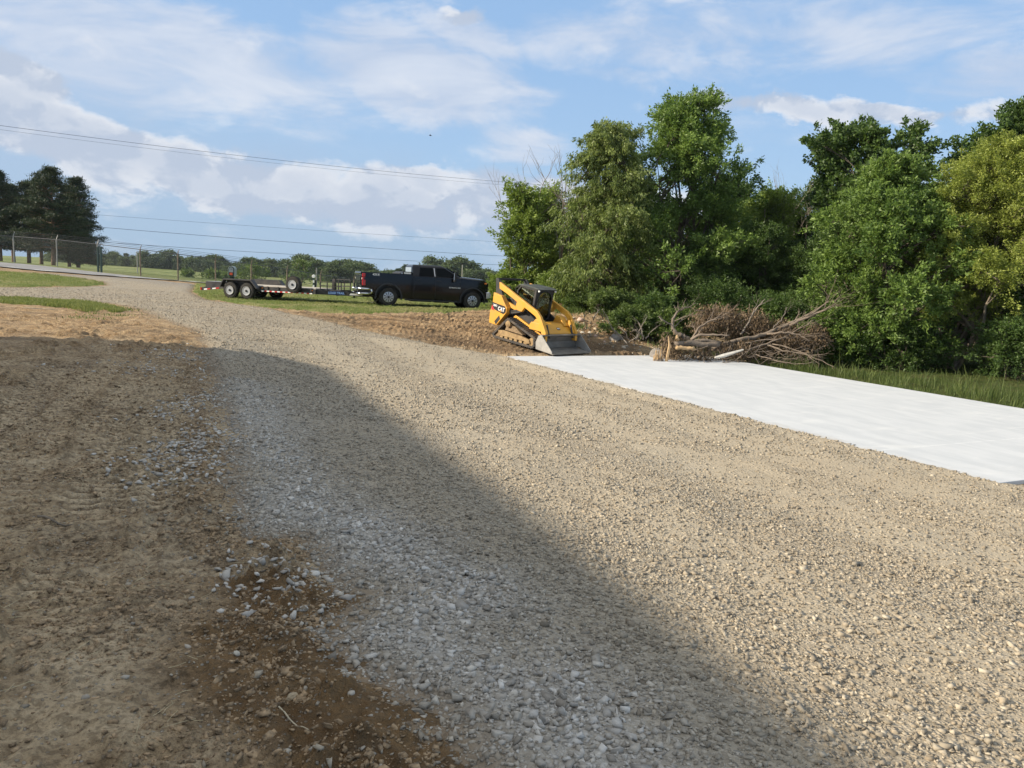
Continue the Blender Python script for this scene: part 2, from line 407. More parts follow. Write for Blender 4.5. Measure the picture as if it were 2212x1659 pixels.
def micro(x, y):
    """small relief of the bare ground (m)"""
    near = np.clip((60-y)/40, 0, 1)
    sg = sdist(x, y, P_GRAV)
    dirt = np.clip(-sg/0.3, 0, 1)
    z = (fbm(x*0.9, y*0.9, 4, 3)-.5)*0.07
    W_ = 0
    for L in TR_DIRT:
        W_ = np.maximum(W_, np.clip((0.31-ldist(x, y, L)[0])/0.06, 0, 1)*np.clip(fbm(x*1.1, y*1.1, 3, 8)*3-0.7, .35, 1))
    clod = (1-.8*W_)*np.clip(fbm(x*9, y*9, 4, 11)-0.50, 0, 1)*np.clip(fbm(x*1.3, y*1.3, 3, 21)*2.4-0.7, 0.08, 1)
    z = z + dirt*(clod*0.42+(fbm(x*16, y*16, 3, 31)-.5)*0.05*(1-.7*W_)+(fbm(x*4.5, y*4.5, 4, 33)-.5)*.075*(1-.6*W_))
    # little berm of soil along the gravel edge
    left = (x < 3) & (y < 16)
    z = z + np.where(left, np.exp(-((sg+0.28)/0.2)**2), 0)*(0.03+0.10*np.clip(fbm(x*2.5, y*2.5, 4, 5)-.35, 0, 1)*2)
    for L in TR_DIRT:
        d, a = ldist(x, y, L); w = np.clip((0.31-d)/0.06, 0, 1)*dirt*np.clip(fbm(x*1.1, y*1.1, 3, 8)*3-0.7, .35, 1)
        z = z - w*0.022 + w*np.sin(a*2*math.pi/0.17+np.sin(d*9)*.8)*0.030
        z = z + np.exp(-((d-0.31)/0.05)**2)*0.015*dirt
    for L in TR_CLAY:
        for off in (0.0,):
            d, a = ldist(x, y, L)
            for cc in (0.25, 1.5):
                w = np.clip((0.24-np.abs(d-cc))/0.05, 0, 1)
                z = z + (-w*0.02 + w*np.sin(a*2*math.pi/0.2)*0.015 + np.exp(-((np.abs(d-cc)-.3)/.07)**2)*.02)*np.clip(sdist(x, y, P_CLAY)/.5, 0, 1)
    sc = sdist(x, y, P_CLAY); z = z + np.clip(sc/1.0, 0, 1)*(np.clip(fbm(x*2.2, y*2.2, 5, 41)-.47, 0, 1)*0.08)
    return z*near
def axis(segs):
    out = [segs[0][0]]
    for a, b, st0, st1 in segs:
        v = a
        while v < b-1e-9:
            t = (v-a)/(b-a); v += st0*(st1/st0)**t; out.append(min(v, b))
    return np.unique(np.round(np.array(out), 5))
XR = axis([(0, 4, .024, .028), (4, 5, .035, .045), (5, 14, .05, .12), (14, 40, .13, .6), (40, 200, .7, 8), (200, 3500, 9, 300)])
XS = np.r_[-XR[::-1][:-1], XR]
YS = axis([(-60, 0, 6, .8), (0, 2.4, .6, .1), (2.4, 8, .019, .030), (8, 9, .035, .04), (9, 22, .045, .10), (22, 48, .1, .2), (48, 100, .25, 1.2), (100, 450, 1.5, 8), (450, 4500, 10, 400)])
GX, GY = np.meshgrid(XS, YS); print('grid', GX.shape)
GZ = gz(GX.ravel(), GY.ravel()).reshape(GX.shape)
fx, fy = GX.ravel(), GY.ravel()
MIC = micro(fx, fy)
# slab bed and the ground right of it sit a little low
P_SLAB = np.array([(SB.x, SB.y), (SA.x, SA.y), (SA.x+e2.x*W1, SA.y+e2.y*W1), (SB.x+e2.x*W1, SB.y+e2.y*W1)])
SDS = sdist(fx, fy, P_SLAB)
GZF = GZ.ravel()+MIC
_lat = (fx-SB.x)*-e1.y+(fy-SB.y)*e1.x
GZF = np.where((SDS > -1.2) & (_lat < 0.1), np.maximum(GZF, 0.026-.14*np.maximum(0, -SDS-.3)), GZF)
GZF = np.where(SDS > 0.14, np.minimum(GZF, SLAB_Z-0.05), GZF)
GZF = np.where((SDS > -.3) & (_lat > .3), np.minimum(GZF, SLAB_Z-0.02), GZF)
WX = (fbm(fx*0.9, fy*0.9, 5, 51)-.5)*1.0; WX2 = (fbm(fx*4, fy*4, 4, 61)-.5)*0.55
WF = (fbm(fx*15, fy*15, 3, 71)-.5)*0.22
SG = sdist(fx, fy, P_GRAV)
ny, nx = GX.shape
idx = np.arange(nx*ny).reshape(ny, nx)
QUADS = np.stack([idx[:-1, :-1], idx[:-1, 1:], idx[1:, 1:], idx[1:, :-1]], -1).reshape(-1, 4)
def sheet(name, sd, lift, feather, mat, smooth=True, minsd=None, attrs=None, extra=None):
    """terrain-following layer that dips under the ground where sd < 0"""
    minsd = -feather*1.5 if minsd is None else minsd
    z = GZF + lift*np.clip(sd/feather, -1.0, 1)
    if extra is not None: z = z+extra
    keep = (sd[QUADS] > minsd).any(1); q = QUADS[keep]
    used, inv = np.unique(q, return_inverse=True)
    V = np.stack([fx[used], fy[used], z[used]], 1)
    return np_mesh(name, V, inv.reshape(q.shape), mat, None, smooth, {k: v[used] for k, v in (attrs or {}).items()})
# ------------------------------------------------------------------ ground materials
def mat_ground():
    m = bpy.data.materials.new('soil'); m.use_nodes = True; w = NT(m.node_tree)
    out = w.node('ShaderNodeOutputMaterial'); b = w.node('ShaderNodeBsdfPrincipled'); w.l.new(b.outputs[0], out.inputs[0])
    g = w.node('ShaderNodeNewGeometry'); P = g.outputs['Position']
    big = w.noise(P, 0.55, 6, 0.6, 0.4); mid = w.noise(w.vm('ADD', P, (9, 2, 4)), 2.6, 7, 0.62, 0.3); fine = w.noise(P, 22, 6, 0.65); grit = w.noise(P, 95, 3, 0.6)
    c = w.mix(w.ss(mid, 0.34, 0.66), (0.44, 0.32, 0.19), (0.68, 0.52, 0.325))
    c = w.mix(w.m('MULTIPLY', w.ss(big, 0.46, 0.68), 0.75), c, (0.70, 0.56, 0.38))             # dusty pale crust
    dk = w.noise(w.vm('ADD', P, (3, 7, 1)), 1.4, 7, 0.7, 0.5)
    c = w.mix(w.m('MULTIPLY', w.ss(dk, 0.56, 0.72), 0.75), c, (0.18, 0.115, 0.062))             # damp clods
    clay = w.attr('clay')
    cc = w.mix(w.ss(mid, 0.3, 0.7), (0.36, 0.225, 0.115), (0.50, 0.35, 0.20))
    stk = w.noise(w.vm('MULTIPLY', P, (0.5, 1.6, 1)), 1.1, 7, 0.68, 0.6)
    cc = w.mix(w.m('MULTIPLY', w.ss(stk, 0.46, 0.60), 0.85), cc, (0.135, 0.080, 0.042))
    cc = w.mix(w.attr('mud'), cc, w.mix(w.ss(fine, .3, .7), (0.075, 0.048, 0.030), (0.17, 0.115, 0.07)))
    c = w.mix(w.m('MULTIPLY', clay, 0.9), c, cc)
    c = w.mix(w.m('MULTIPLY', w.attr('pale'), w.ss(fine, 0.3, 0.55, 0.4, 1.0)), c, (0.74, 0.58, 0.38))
    c = w.mix(w.m('MULTIPLY', w.attr('damp_and_shade'), w.ss(fine, 0.3, 0.6, 1.0, 0.6)), c, (0.115, 0.072, 0.040))  # damp soil, plus painted shade in the tread troughs
    och = w.attr('ochre'); c = w.mix(w.m('MULTIPLY', och, w.ss(fine, 0.2, 0.7, 0.65, 1.0)), c, w.mix(w.ss(mid, 0.35, 0.65), (0.15, 0.086, 0.038), (0.29, 0.178, 0.082)))
    c = w.mix(w.ss(fine, 0.38, 0.60, 0.75, 0.0), c, w.mix(0.55, c, (0.03, 0.02, 0.012)))  # crevice shade put into the colour: fine hollows darkened
    c = w.mix(w.m('MULTIPLY', w.ss(w.noise(P, 7, 6, 0.7), 0.5, 0.66), 0.5), c, w.mix(0.55, c, (0.04, 0.025, 0.014)))
    cell = w.voro(P, 38, 'F1', 1); cx, cy, cz = w.xyz(cell)
    dst = w.voro(P, 38, 'F1', 0)
    peb = w.m('MULTIPLY', w.m('GREATER_THAN', cx, 0.80), w.ss(dst, 0.42, 0.3))
    c = w.mix(w.m('MULTIPLY', peb, 0.7), c, w.mix(cy, (0.26, 0.21, 0.15), (0.50, 0.46, 0.40)))
    fld = w.attr('far')
    c = w.mix(fld, c, (0.09, 0.13, 0.035))
    w.put(b.inputs['Base Color'], c); b.inputs['Roughness'].default_value = 0.95; b.inputs['Specular IOR Level'].default_value = 0.15
    h = w.m('ADD', w.m('MULTIPLY', fine, 0.7), w.m('ADD', w.m('MULTIPLY', grit, 0.18), w.m('MULTIPLY', peb, 0.25)))
    bn = w.node('ShaderNodeBump'); bn.inputs['Distance'].default_value = 0.09; bn.inputs['Strength'].default_value = 1.0
    w.put(bn.inputs['Height'], h); w.l.new(bn.outputs[0], b.inputs['Normal'])
    return m
def mat_gravel():
    m = bpy.data.materials.new('crushed_limestone'); m.use_nodes = True; w = NT(m.node_tree)
    out = w.node('ShaderNodeOutputMaterial'); b = w.node('ShaderNodeBsdfPrincipled'); w.l.new(b.outputs[0], out.inputs[0])
    g = w.node('ShaderNodeNewGeometry'); P = g.outputs['Position']
    wob = w.vm('ADD', P, w.vm('SCALE', w.node('ShaderNodeTexNoise').outputs[1], None, 0.0))
    P2 = w.vm('MULTIPLY', P, (1, 1, 1.6))
    cellA = w.voro(P2, 34, 'F1', 1); dA = w.voro(P2, 34, 'F1', 0); cellB = w.voro(P2, 17, 'F1', 1); dB = w.voro(P2, 17, 'F1', 0)
    ax, ay, az = w.xyz(cellA); bx, by, bz = w.xyz(cellB)
    big = w.noise(P, 0.7, 5, 0.6, 0.3); fine = w.noise(P, 60, 5, 0.6)
    fresh = w.attr('fresh'); fines = w.ss(w.m('ADD', w.attr('fines'), w.m('MULTIPLY', w.m('SUBTRACT', w.noise(P, 3.0, 6, 0.6), .5), 1.3)), 0.25, 0.85)
    c = w.mix(ax, (0.22, 0.19, 0.145), (0.48, 0.425, 0.335))
    c = w.mix(w.m('MULTIPLY', w.m('GREATER_THAN', bx, 0.62), w.ss(dB, 0.5, 0.38)), c, w.mix(by, (0.22, 0.19, 0.15), (0.62, 0.57, 0.49)))
    c = w.mix(fresh, c, w.mix(ay, (0.30, 0.28, 0.25), (0.58, 0.56, 0.52)))
    c = w.mix(w.m('MULTIPLY', w.ss(dA, 0.38, 0.6), 0.5), c, w.mix(0.5, c, (0.10, 0.085, 0.06)))
    c = w.mix(w.m('MULTIPLY', fines, 0.8), c, w.mix(fine, (0.35, 0.30, 0.22), (0.46, 0.395, 0.295)))
    c = w.mix(w.ss(big, 0.3, 0.7), c, w.mix(0.5, c, (0.40, 0.325, 0.225)))
    gs = w.attr('soil'); c = w.mix(gs, c, (0.20, 0.135, 0.075))
    cool = w.attr('asph'); c = w.mix(cool, c, w.mix(ax, (0.155, 0.15, 0.145), (0.27, 0.26, 0.25)))
    w.put(b.inputs['Base Color'], c); b.inputs['Roughness'].default_value = 0.9; b.inputs['Specular IOR Level'].default_value = 0.2
    hA = w.m('MULTIPLY', w.m('ADD', w.m('MULTIPLY', w.ss(dA, 0.5, 0.1), 0.5), w.m('MULTIPLY', az, 0.8)), 0.6)
    hB = w.m('MULTIPLY', w.m('MULTIPLY', w.m('GREATER_THAN', bx, 0.62), w.ss(dB, 0.5, 0.2)), 0.8)
    h = w.m('MULTIPLY', w.m('ADD', w.m('ADD', hA, hB), w.m('MULTIPLY', fine, 0.25)), w.m('SUBTRACT', 1.0, w.m('MULTIPLY', fines, 0.7)))
    bn = w.node('ShaderNodeBump'); bn.inputs['Distance'].default_value = 0.035; bn.inputs['Strength'].default_value = 1.0
    w.put(bn.inputs['Height'], h); w.l.new(bn.outputs[0], b.inputs['Normal'])
    return m
def mat_grass(name, a, b_, dry, sc=1.0, dryamt=0.5):
    m = bpy.data.materials.new(name); m.use_nodes = True; w = NT(m.node_tree)
    out = w.node('ShaderNodeOutputMaterial'); b = w.node('ShaderNodeBsdfPrincipled'); w.l.new(b.outputs[0], out.inputs[0])
    g = w.node('ShaderNodeNewGeometry'); P = g.outputs['Position']
    n1 = w.noise(P, 0.25*sc, 6, 0.65, 0.3); n2 = w.noise(w.vm('MULTIPLY', P, (1, 2.2, 1)), 5*sc, 6, 0.7); n3 = w.noise(w.vm('MULTIPLY', P, (0.35, 1.6, 1)), 0.35*sc, 5, 0.6)
    c = w.mix(w.ss(n2, 0.3, 0.7), a, b_); c = w.mix(w.m('MULTIPLY', w.ss(n1, 0.42, 0.66), dryamt), c, dry)
    c = w.mix(w.m('MULTIPLY', w.ss(n3, 0.5, 0.68), 0.55*dryamt), c, dry)
    w.put(b.inputs['Base Color'], c); b.inputs['Roughness'].default_value = 0.9; b.inputs['Specular IOR Level'].default_value = 0.1
    bn = w.node('ShaderNodeBump'); bn.inputs['Distance'].default_value = 0.12/sc; w.put(bn.inputs['Height'], w.noise(P, 16*sc, 5, 0.7)); w.l.new(bn.outputs[0], b.inputs['Normal'])
    return m
def mat_concrete():
    m = bpy.data.materials.new('fresh_concrete'); m.use_nodes = True; w = NT(m.node_tree)
    out = w.node('ShaderNodeOutputMaterial'); b = w.node('ShaderNodeBsdfPrincipled'); w.l.new(b.outputs[0], out.inputs[0])
    g = w.node('ShaderNodeTexCoord'); P = g.outputs['Object']
    st = w.noise(w.vm('MULTIPLY', P, (0.45, 1.5, 1)), 1.7, 8, 0.62, 0.5); st2 = w.noise(w.vm('MULTIPLY', P, (2.0, 0.5, 1)), 1.1, 6, 0.6, 0.6)
    c = w.mix(w.ss(st, 0.3, 0.7), (0.465, 0.485, 0.505), (0.545, 0.56, 0.575))
    c = w.mix(w.m('MULTIPLY', w.ss(st2, 0.52, 0.72), 0.4), c, (0.66, 0.66, 0.65))
    c = w.mix(w.m('MULTIPLY', w.ss(w.noise(P, 9, 7, 0.7), 0.58, 0.75), 0.25), c, (0.45, 0.47, 0.49))
    # dusty tan rim along the gravel side (local x = 0)
    x, y, z = w.xyz(P)
    rim = w.ss(w.m('ADD', y, w.m('MULTIPLY', w.m('SUBTRACT', w.noise(P, 1.6, 6, 0.65), 0.5), 1.1)), 0.30, -0.25)
    c = w.mix(w.m('MULTIPLY', rim, 0.6), c, (0.46, 0.38, 0.27))
    ln = w.m('ABSOLUTE', w.m('SUBTRACT', w.m('ABSOLUTE', w.m('SUBTRACT', x, 14.6)), 0.0))
    c = w.mix(w.m('MULTIPLY', w.m('MULTIPLY', w.m('LESS_THAN', ln, 0.02), w.ss(w.noise(P, 3, 4, .6), .4, .55)), 0.3), c, (0.80, 0.80, 0.79))
    w.put(b.inputs['Base Color'], c); b.inputs['Roughness'].default_value = 0.75; b.inputs['Specular IOR Level'].default_value = 0.35
    bn = w.node('ShaderNodeBump'); bn.inputs['Distance'].default_value = 0.004; w.put(bn.inputs['Height'], w.noise(w.vm('MULTIPLY', P, (1, 5, 1)), 25, 5, 0.6)); w.l.new(bn.outputs[0], b.inputs['Normal'])
    return m
M_SOIL = mat_ground(); M_GRAV = mat_gravel(); M_CONC = mat_concrete()
M_LAWN = mat_grass('lawn_grass', (0.095, 0.135, 0.030), (0.175, 0.215, 0.060), (0.30, 0.27, 0.125), 1.5, 0.75)
M_FIELD = mat_grass('field_grass', (0.115, 0.165, 0.045), (0.20, 0.235, 0.075), (0.33, 0.33, 0.155), 0.22, 0.8)

# ------------------------------------------------------------------ ground sheets
clay = np.clip((sdist(fx, fy, P_CLAY)+WX)/0.8, 0, 1)
left_lit = np.clip((fy-13.5)/4, 0, 1)*(fx < -2)
clay = np.maximum(clay, left_lit*0.75)
ochre = np.exp(-((SG+0.35)/0.48)**2)*(fy < 5.4)*(SG < 0.2)
ochre = np.clip(ochre*1.6+WX2*0.5*ochre, 0, 1)
mud = np.zeros(len(fx))
for (mx_, my_, mr, ma) in [(870, 735, 2.6, .9), (1000, 738, 2.2, .8), (1050, 748, 1.8, .8), (700, 690, 1.6, .7), (1190, 762, 1.8, .8), (1330, 755, 2.2, .85), (1280, 765, 1.6, .8)]:
    q_ = gp(mx_, my_); mud = np.maximum(mud, ma*np.exp(-(((fx-q_.x)/mr)**2+((fy-q_.y)/(mr*.5))**2)))
mud = np.clip(mud+WX2*.8*(mud > .05), 0, 1)
pale = np.zeros(len(fx)); damp_and_shade = np.zeros(len(fx))
for (a_, b_, r_, k_) in [(470, 1262, .16, .9), (445, 1300, .14, .6), (250, 1400, .40, .7), (330, 1520, .35, .6), (480, 1640, .25, .8), (230, 1240, .30, .6), (120, 1560, .5, .35), (440, 1120, .22, .6), (445, 1180, .2, .8), (300, 900, .5, .4), (120, 960, .7, .3), (250, 1080, .5, .35)]:
    q_ = gp(a_, b_); pale = np.maximum(pale, k_*np.exp(-((fx-q_.x)**2+((fy-q_.y)/1.3)**2)/r_**2))
for (a_, b_, r_, k_) in [(500, 1215, .22, .9), (570, 1335, .2, .9), (465, 1385, .14, .9), (300, 1340, .14, .6), (140, 1180, .4, .6), (225, 890, .45, .9), (340, 1290, .15, .6), (60, 1130, .4, .5), (440, 950, .25, .6), (465, 870, .3, .7), (250, 1330, .12, .6), (30, 830, .7, .6), (480, 1120, .16, .8), (600, 1380, .2, .6), (400, 1460, .15, .5), (150, 790, .6, .6)]:
    q_ = gp(a_, b_); damp_and_shade = np.maximum(damp_and_shade, k_*np.exp(-(((fx-q_.x)/1.2)**2+((fy-q_.y)/1.1)**2)/r_**2))
nz_ = fbm(fx*6, fy*6, 4, 101); pale = np.clip(pale*(0.3+1.6*np.clip(nz_-.3, 0, 1)*2), 0, 1); damp_and_shade = np.clip(damp_and_shade*(0.2+1.8*np.clip(nz_-.3, 0, 1)*2), 0, 1)
damp_and_shade = np.maximum(damp_and_shade, np.exp(-((SG+.32)/.26)**2)*.75*(fy > 4.8)*(fy < 17)*(fx < 0)*np.clip(nz_*3-.8, 0, 1))
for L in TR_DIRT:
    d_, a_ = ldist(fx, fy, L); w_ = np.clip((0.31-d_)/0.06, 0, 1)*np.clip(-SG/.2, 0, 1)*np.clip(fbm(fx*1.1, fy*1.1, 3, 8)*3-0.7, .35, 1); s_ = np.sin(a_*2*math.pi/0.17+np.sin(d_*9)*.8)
    pale = np.maximum(pale, w_*np.clip(s_*1.3, 0, 1)*.85); damp_and_shade = np.maximum(damp_and_shade, w_*np.clip(-s_*1.4-.2, 0, 1)*.9)  # tread relief painted in: crests lightened, troughs shaded dark
    damp_and_shade = np.maximum(damp_and_shade, np.exp(-((d_-.33)/.06)**2)*.55*np.clip(-SG/.3, 0, 1)*np.clip(nz_*3-.9, 0, 1))
far = np.clip((np.hypot(fx, fy)-75)/20, 0, 1)
gk = (YS > -61)
ground = np_mesh('ground', np.stack([fx, fy, GZF], 1), QUADS, M_SOIL, None, True, {'clay': clay, 'ochre': ochre, 'far': far, 'mud': mud, 'pale': pale*(SG < .1), 'damp_and_shade': damp_and_shade*(SG < .1)})
tag(ground, kind='structure')
# gravel
sdg = SG + WX*0.35*np.clip((SG > -2)*1.0, 0, 1) + WX2*0.8 + WF
sA = ldist(fx, fy, [(SB.x, SB.y), (SA.x, SA.y)])[0]
nearslab = np.clip(1-sA/1.2, 0, 1)*(np.abs(fy) < 60)
sdg = sdg*(1-nearslab) + (SG+WF*1.5+WX2*.55-.04)*nearslab
fresh = np.exp(-((SG-0.55-WX*.8)/0.6)**2)*(fy < 15)*(fx < 3)*np.clip(1.25-fy/26, 0, 1)
fresh = np.clip(fresh*(0.55+.8*fbm(fx*1.1, fy*1.1, 3, 55)), 0, 1)
roadd, roada = ldist(fx, fy, ROADC)
Vs, ts = np.array([e1.x, e1.y]), np.array([e2.x, e2.y])
lat = (fx-SB.x)*ts[0]+(fy-SB.y)*ts[1]             # metres to the right of the slab edge (negative over the drive)
fines = 0.40+0.70*np.exp(-((lat+1.7)/0.6)**2)+0.75*np.exp(-((lat+3.6)/0.7)**2)+.4*np.exp(-((lat+6.3)/0.8)**2)+0.35*np.exp(-((sA-.3)/.4)**2)
fines = fines*(fy < 26)+0.0*(fy >= 26)+np.clip((8-fy)/4,0,1)*-0.1
soil = np.clip(1-SG/0.35, 0, 1)*(lat < -3)*0.75
asph = np.clip(1-(roadd-3.2)/5.0, 0, 1)*np.clip((fy-33)/5, 0, 1)
ripple = 0
for L in TR_GRAV:
    d, a = ldist(fx, fy, L); wv = np.clip((0.26-d)/0.06, 0, 1)*np.clip(fbm(fx*.8, fy*.8, 3, 91)*3-1.0, 0, 1)
    ripple = ripple-wv*0.008+wv*np.sin(a*2*math.pi/0.21)*0.012+np.exp(-((d-.36)/.12)**2)*0.004*(fy < 20)*np.clip(fbm(fx*.6, fy*.6, 2, 95)*2-.5, 0, 1)
ripple = ripple+(fbm(fx*1.2, fy*1.2, 3, 93)-.5)*0.03
gravel = sheet('gravel_driveway', sdg, 0.045, 0.35, M_GRAV, attrs={'fresh': fresh, 'fines': fines, 'soil': soil, 'asph': asph}, extra=ripple*np.clip(SG/0.5, 0, 1))
tag(gravel, kind='structure')
GRAVZ = GZF+0.045*np.clip(sdg/0.35, -1, 1)+ripple*np.clip(SG/0.5, 0, 1)
# concrete slab with its own local frame (x along the gravel side, y across)
mb = MB(); mb.box((L1/2, W1/2, -0.075), (L1, W1, 0.15))
slab = mb.build('concrete_slab', M_CONC, None, bevel=0.012)
slab.location = (SB.x, SB.y, SLAB_Z); slab.rotation_euler = (0, 0, math.atan2(e1.y, e1.x))
tag(slab, 'fresh pale concrete slab beside the gravel drive', 'concrete slab')
# grass layers
sdl = np.maximum(np.maximum(sdist(fx, fy, P_LAWN), sdist(fx, fy, P_ISL)), sdist(fx, fy, P_STRIP))+WX*.35+WX2*.8+WF
P_RIGHT = np.array([(SA.x+e2.x*(W1+.03)+e1.x*3, SA.y+e2.y*(W1+.03)+e1.y*3), (SB.x+e2.x*(W1+.03)-e1.x*.2, SB.y+e2.y*(W1+.03)-e1.y*.2), (9.5, 33), (14, 60), (60, 60), (60, 0), (20, -3)])
sdr = sdist(fx, fy, P_RIGHT)+WF*.5
M_ROUGH = mat_grass('rough_grass', (0.035, 0.055, 0.014), (0.085, 0.115, 0.030), (0.13, 0.12, 0.055), 1.5, 0.6)
rough_ = sheet('rough_grass', sdr, 0.05, 0.3, M_ROUGH); tag(rough_, 'dark rough grass growing between the slab and the trees', 'grass', kind='stuff')
lawn = sheet('grass', sdl, 0.05, 0.3, M_LAWN)
tag(lawn, 'short lawn grass under the trailer and truck and along the drive', 'grass', kind='stuff')
# field beyond the road
PF = [(x, y+2.0) for x, y in ROADC]; PF = [(-3500, PF[0][1])]+PF+[(3500, PF[-1][1]+20), (3500, 4400), (-3500, 4400)]
sdf = sdist(fx, fy, np.array(PF))
field = sheet('field', sdf, 0.04, 0.4, M_FIELD, minsd=-0.5)
tag(field, kind='structure')
# road ribbon
def ribbon(name, L, o0, o1, lift, mat, step=1.0):
    pts = []
    for i in range(len(L)-1):
        a, b = Vector(L[i]), Vector(L[i+1]); n = max(1, int((b-a).length/step))
        for k in range(n): pts.append(a.lerp(b, k/n))
    pts.append(Vector(L[-1])); V = []; 
    sub = 5
    for i, p in enumerate(pts):
        d = (pts[min(i+1, len(pts)-1)]-pts[max(i-1, 0)]).normalized(); n = Vector((-d.y, d.x))
        for k in range(sub):
            q = p+n*(o0+(o1-o0)*k/(sub-1)); V.append((q.x, q.y, g1c(q.x, q.y)+lift))
    F = [(i*sub+k, i*sub+k+1, (i+1)*sub+k+1, (i+1)*sub+k) for i in range(len(pts)-1) for k in range(sub-1)]
    return np_mesh(name, V, [f[::-1] for f in F], mat, None, True)
def g1c(x, y): return g1(x, y)+float(micro(np.array([x]), np.array([y]))[0])
M_ASPH = pmat('asphalt', (0.23, 0.225, 0.22), 0.9, var=0.18, vscale=1.2, bump=0.01, bscale=60)
M_LINE = pmat('road_paint', (0.72, 0.72, 0.69), 0.7, var=0.15, vscale=6)
road = ribbon('road', ROADC, -3.0, 3.0, 0.062, M_ASPH); tag(road, kind='structure')
rl = ribbon('road_edge_line', ROADC, -2.65, -2.5, 0.070, M_LINE); tag(rl, kind='structure'); rl.parent = road
# ------------------------------------------------------------------ loose stones, clods, straw
def gridval(arr, x, y):
    A = arr.reshape(ny, nx)
    i = np.clip(np.searchsorted(XS, x)-1, 0, nx-2); j = np.clip(np.searchsorted(YS, y)-1, 0, ny-2)
    u = (x-XS[i])/(XS[i+1]-XS[i]); v = (y-YS[j])/(YS[j+1]-YS[j])
    return A[j, i]*(1-u)*(1-v)+A[j, i+1]*u*(1-v)+A[j+1, i]*(1-u)*v+A[j+1, i+1]*u*v
def rand_rot(n):
    q = rng.normal(size=(n, 4)); q /= np.linalg.norm(q, axis=1)[:, None]; a, b, c, d = q.T
    return np.stack([np.stack([1-2*(c*c+d*d), 2*(b*c-a*d), 2*(b*d+a*c)], -1), np.stack([2*(b*c+a*d), 1-2*(b*b+d*d), 2*(c*d-a*b)], -1),
                     np.stack([2*(b*d-a*c), 2*(c*d+a*b), 1-2*(b*b+c*c)], -1)], 1)
def ico():
    t = (1+5**.5)/2
    v = np.array([(-1,t,0),(1,t,0),(-1,-t,0),(1,-t,0),(0,-1,t),(0,1,t),(0,-1,-t),(0,1,-t),(t,0,-1),(t,0,1),(-t,0,-1),(-t,0,1)], float)
    v /= np.linalg.norm(v[0])
    f = np.array([(0,11,5),(0,5,1),(0,1,7),(0,7,10),(0,10,11),(1,5,9),(5,11,4),(11,10,2),(10,7,6),(7,1,8),(3,9,4),(3,4,2),(3,2,6),(3,6,8),(3,8,9),(4,9,5),(2,4,11),(6,2,10),(8,6,7),(9,8,1)])
    return v, f
def cube8():
    v = np.array([(x, y, z) for x in (-1, 1) for y in (-1, 1) for z in (-1, 1)], float)*.62
    f = np.array([(0,1,3),(0,3,2),(4,6,7),(4,7,5),(0,4,5),(0,5,1),(2,3,7),(2,7,6),(0,2,6),(0,6,4),(1,5,7),(1,7,3)])
    return v, f
def rocks(P, S, base, flat=0.62, jit=0.30, attrs=None):
    """P (n,3) centres, S (n,) radii -> vertices, faces of irregular stones"""
    v, f = base; n = len(P); k = len(v)
    templ = v[None]*(1+rng.normal(0, jit, (40, k, 1)))*rng.uniform(.75, 1.25, (40, 1, 3)) + rng.normal(0, jit*.35, (40, k, 3))
    T = templ[rng.integers(0, 40, n)]*np.stack([rng.uniform(.85, 1.5, n), rng.uniform(.6, 1.0, n), rng.uniform(.38, .75, n)], -1)[:, None]
    # mostly lying flat: small tilt, free spin
    Rm = rand_rot(n); yaw = rng.uniform(0, 6.283, n); c, s = np.cos(yaw), np.sin(yaw); z0 = np.zeros(n); o1 = np.ones(n)
    Ry = np.stack([np.stack([c, -s, z0], -1), np.stack([s, c, z0], -1), np.stack([z0, z0, o1], -1)], 1)
    tl = rng.normal(0, .35, n); ct, st = np.cos(tl), np.sin(tl)
    Rx = np.stack([np.stack([o1, z0, z0], -1), np.stack([z0, ct, -st], -1), np.stack([z0, st, ct], -1)], 1)
    RR = np.where((rng.random(n) < .3)[:, None, None], Rm, Ry @ Rx)
    V = np.einsum('nij,nkj->nki', RR, T)*S[:, None, None]+P[:, None]
    F = f[None]+(np.arange(n)*k)[:, None, None]
    return V.reshape(-1, 3), F.reshape(-1, 3), np.repeat(np.arange(n), k)
def mat_stone():
    m = bpy.data.materials.new('limestone_chips'); m.use_nodes = True; w = NT(m.node_tree)
    out = w.node('ShaderNodeOutputMaterial'); b = w.node('ShaderNodeBsdfPrincipled'); w.l.new(b.outputs[0], out.inputs[0])
    t = w.attr('tint'); fr = w.attr('fresh'); wa = w.attr('warm')
    c = w.mix(t, (0.22, 0.188, 0.143), (0.52, 0.46, 0.36))
    c = w.mix(fr, c, w.mix(t, (0.34, 0.31, 0.27), (0.74, 0.71, 0.655)))
    c = w.mix(w.m('MULTIPLY', wa, 0.5), c, (0.36, 0.27, 0.17))
    g = w.node('ShaderNodeNewGeometry'); n = w.noise(g.outputs['Position'], 55, 4, 0.65)
    c = w.mix(w.ss(n, 0.35, 0.75, 0.35, 0.0), c, w.mix(0.6, c, (0.10, 0.085, 0.065)))
    w.put(b.inputs['Base Color'], c); b.inputs['Roughness'].default_value = 0.88; b.inputs['Specular IOR Level'].default_value = 0.25
    bn = w.node('ShaderNodeBump'); bn.inputs['Distance'].default_value = 0.003; w.put(bn.inputs['Height'], n); w.l.new(bn.outputs[0], b.inputs['Normal'])
    return m
def scatter(n, x0, x1, y0, y1):
    x = rng.uniform(x0, x1, n); y = rng.uniform(y0, y1, n); k = np.abs(x) < .74*y+1.2
    return x[k], y[k]
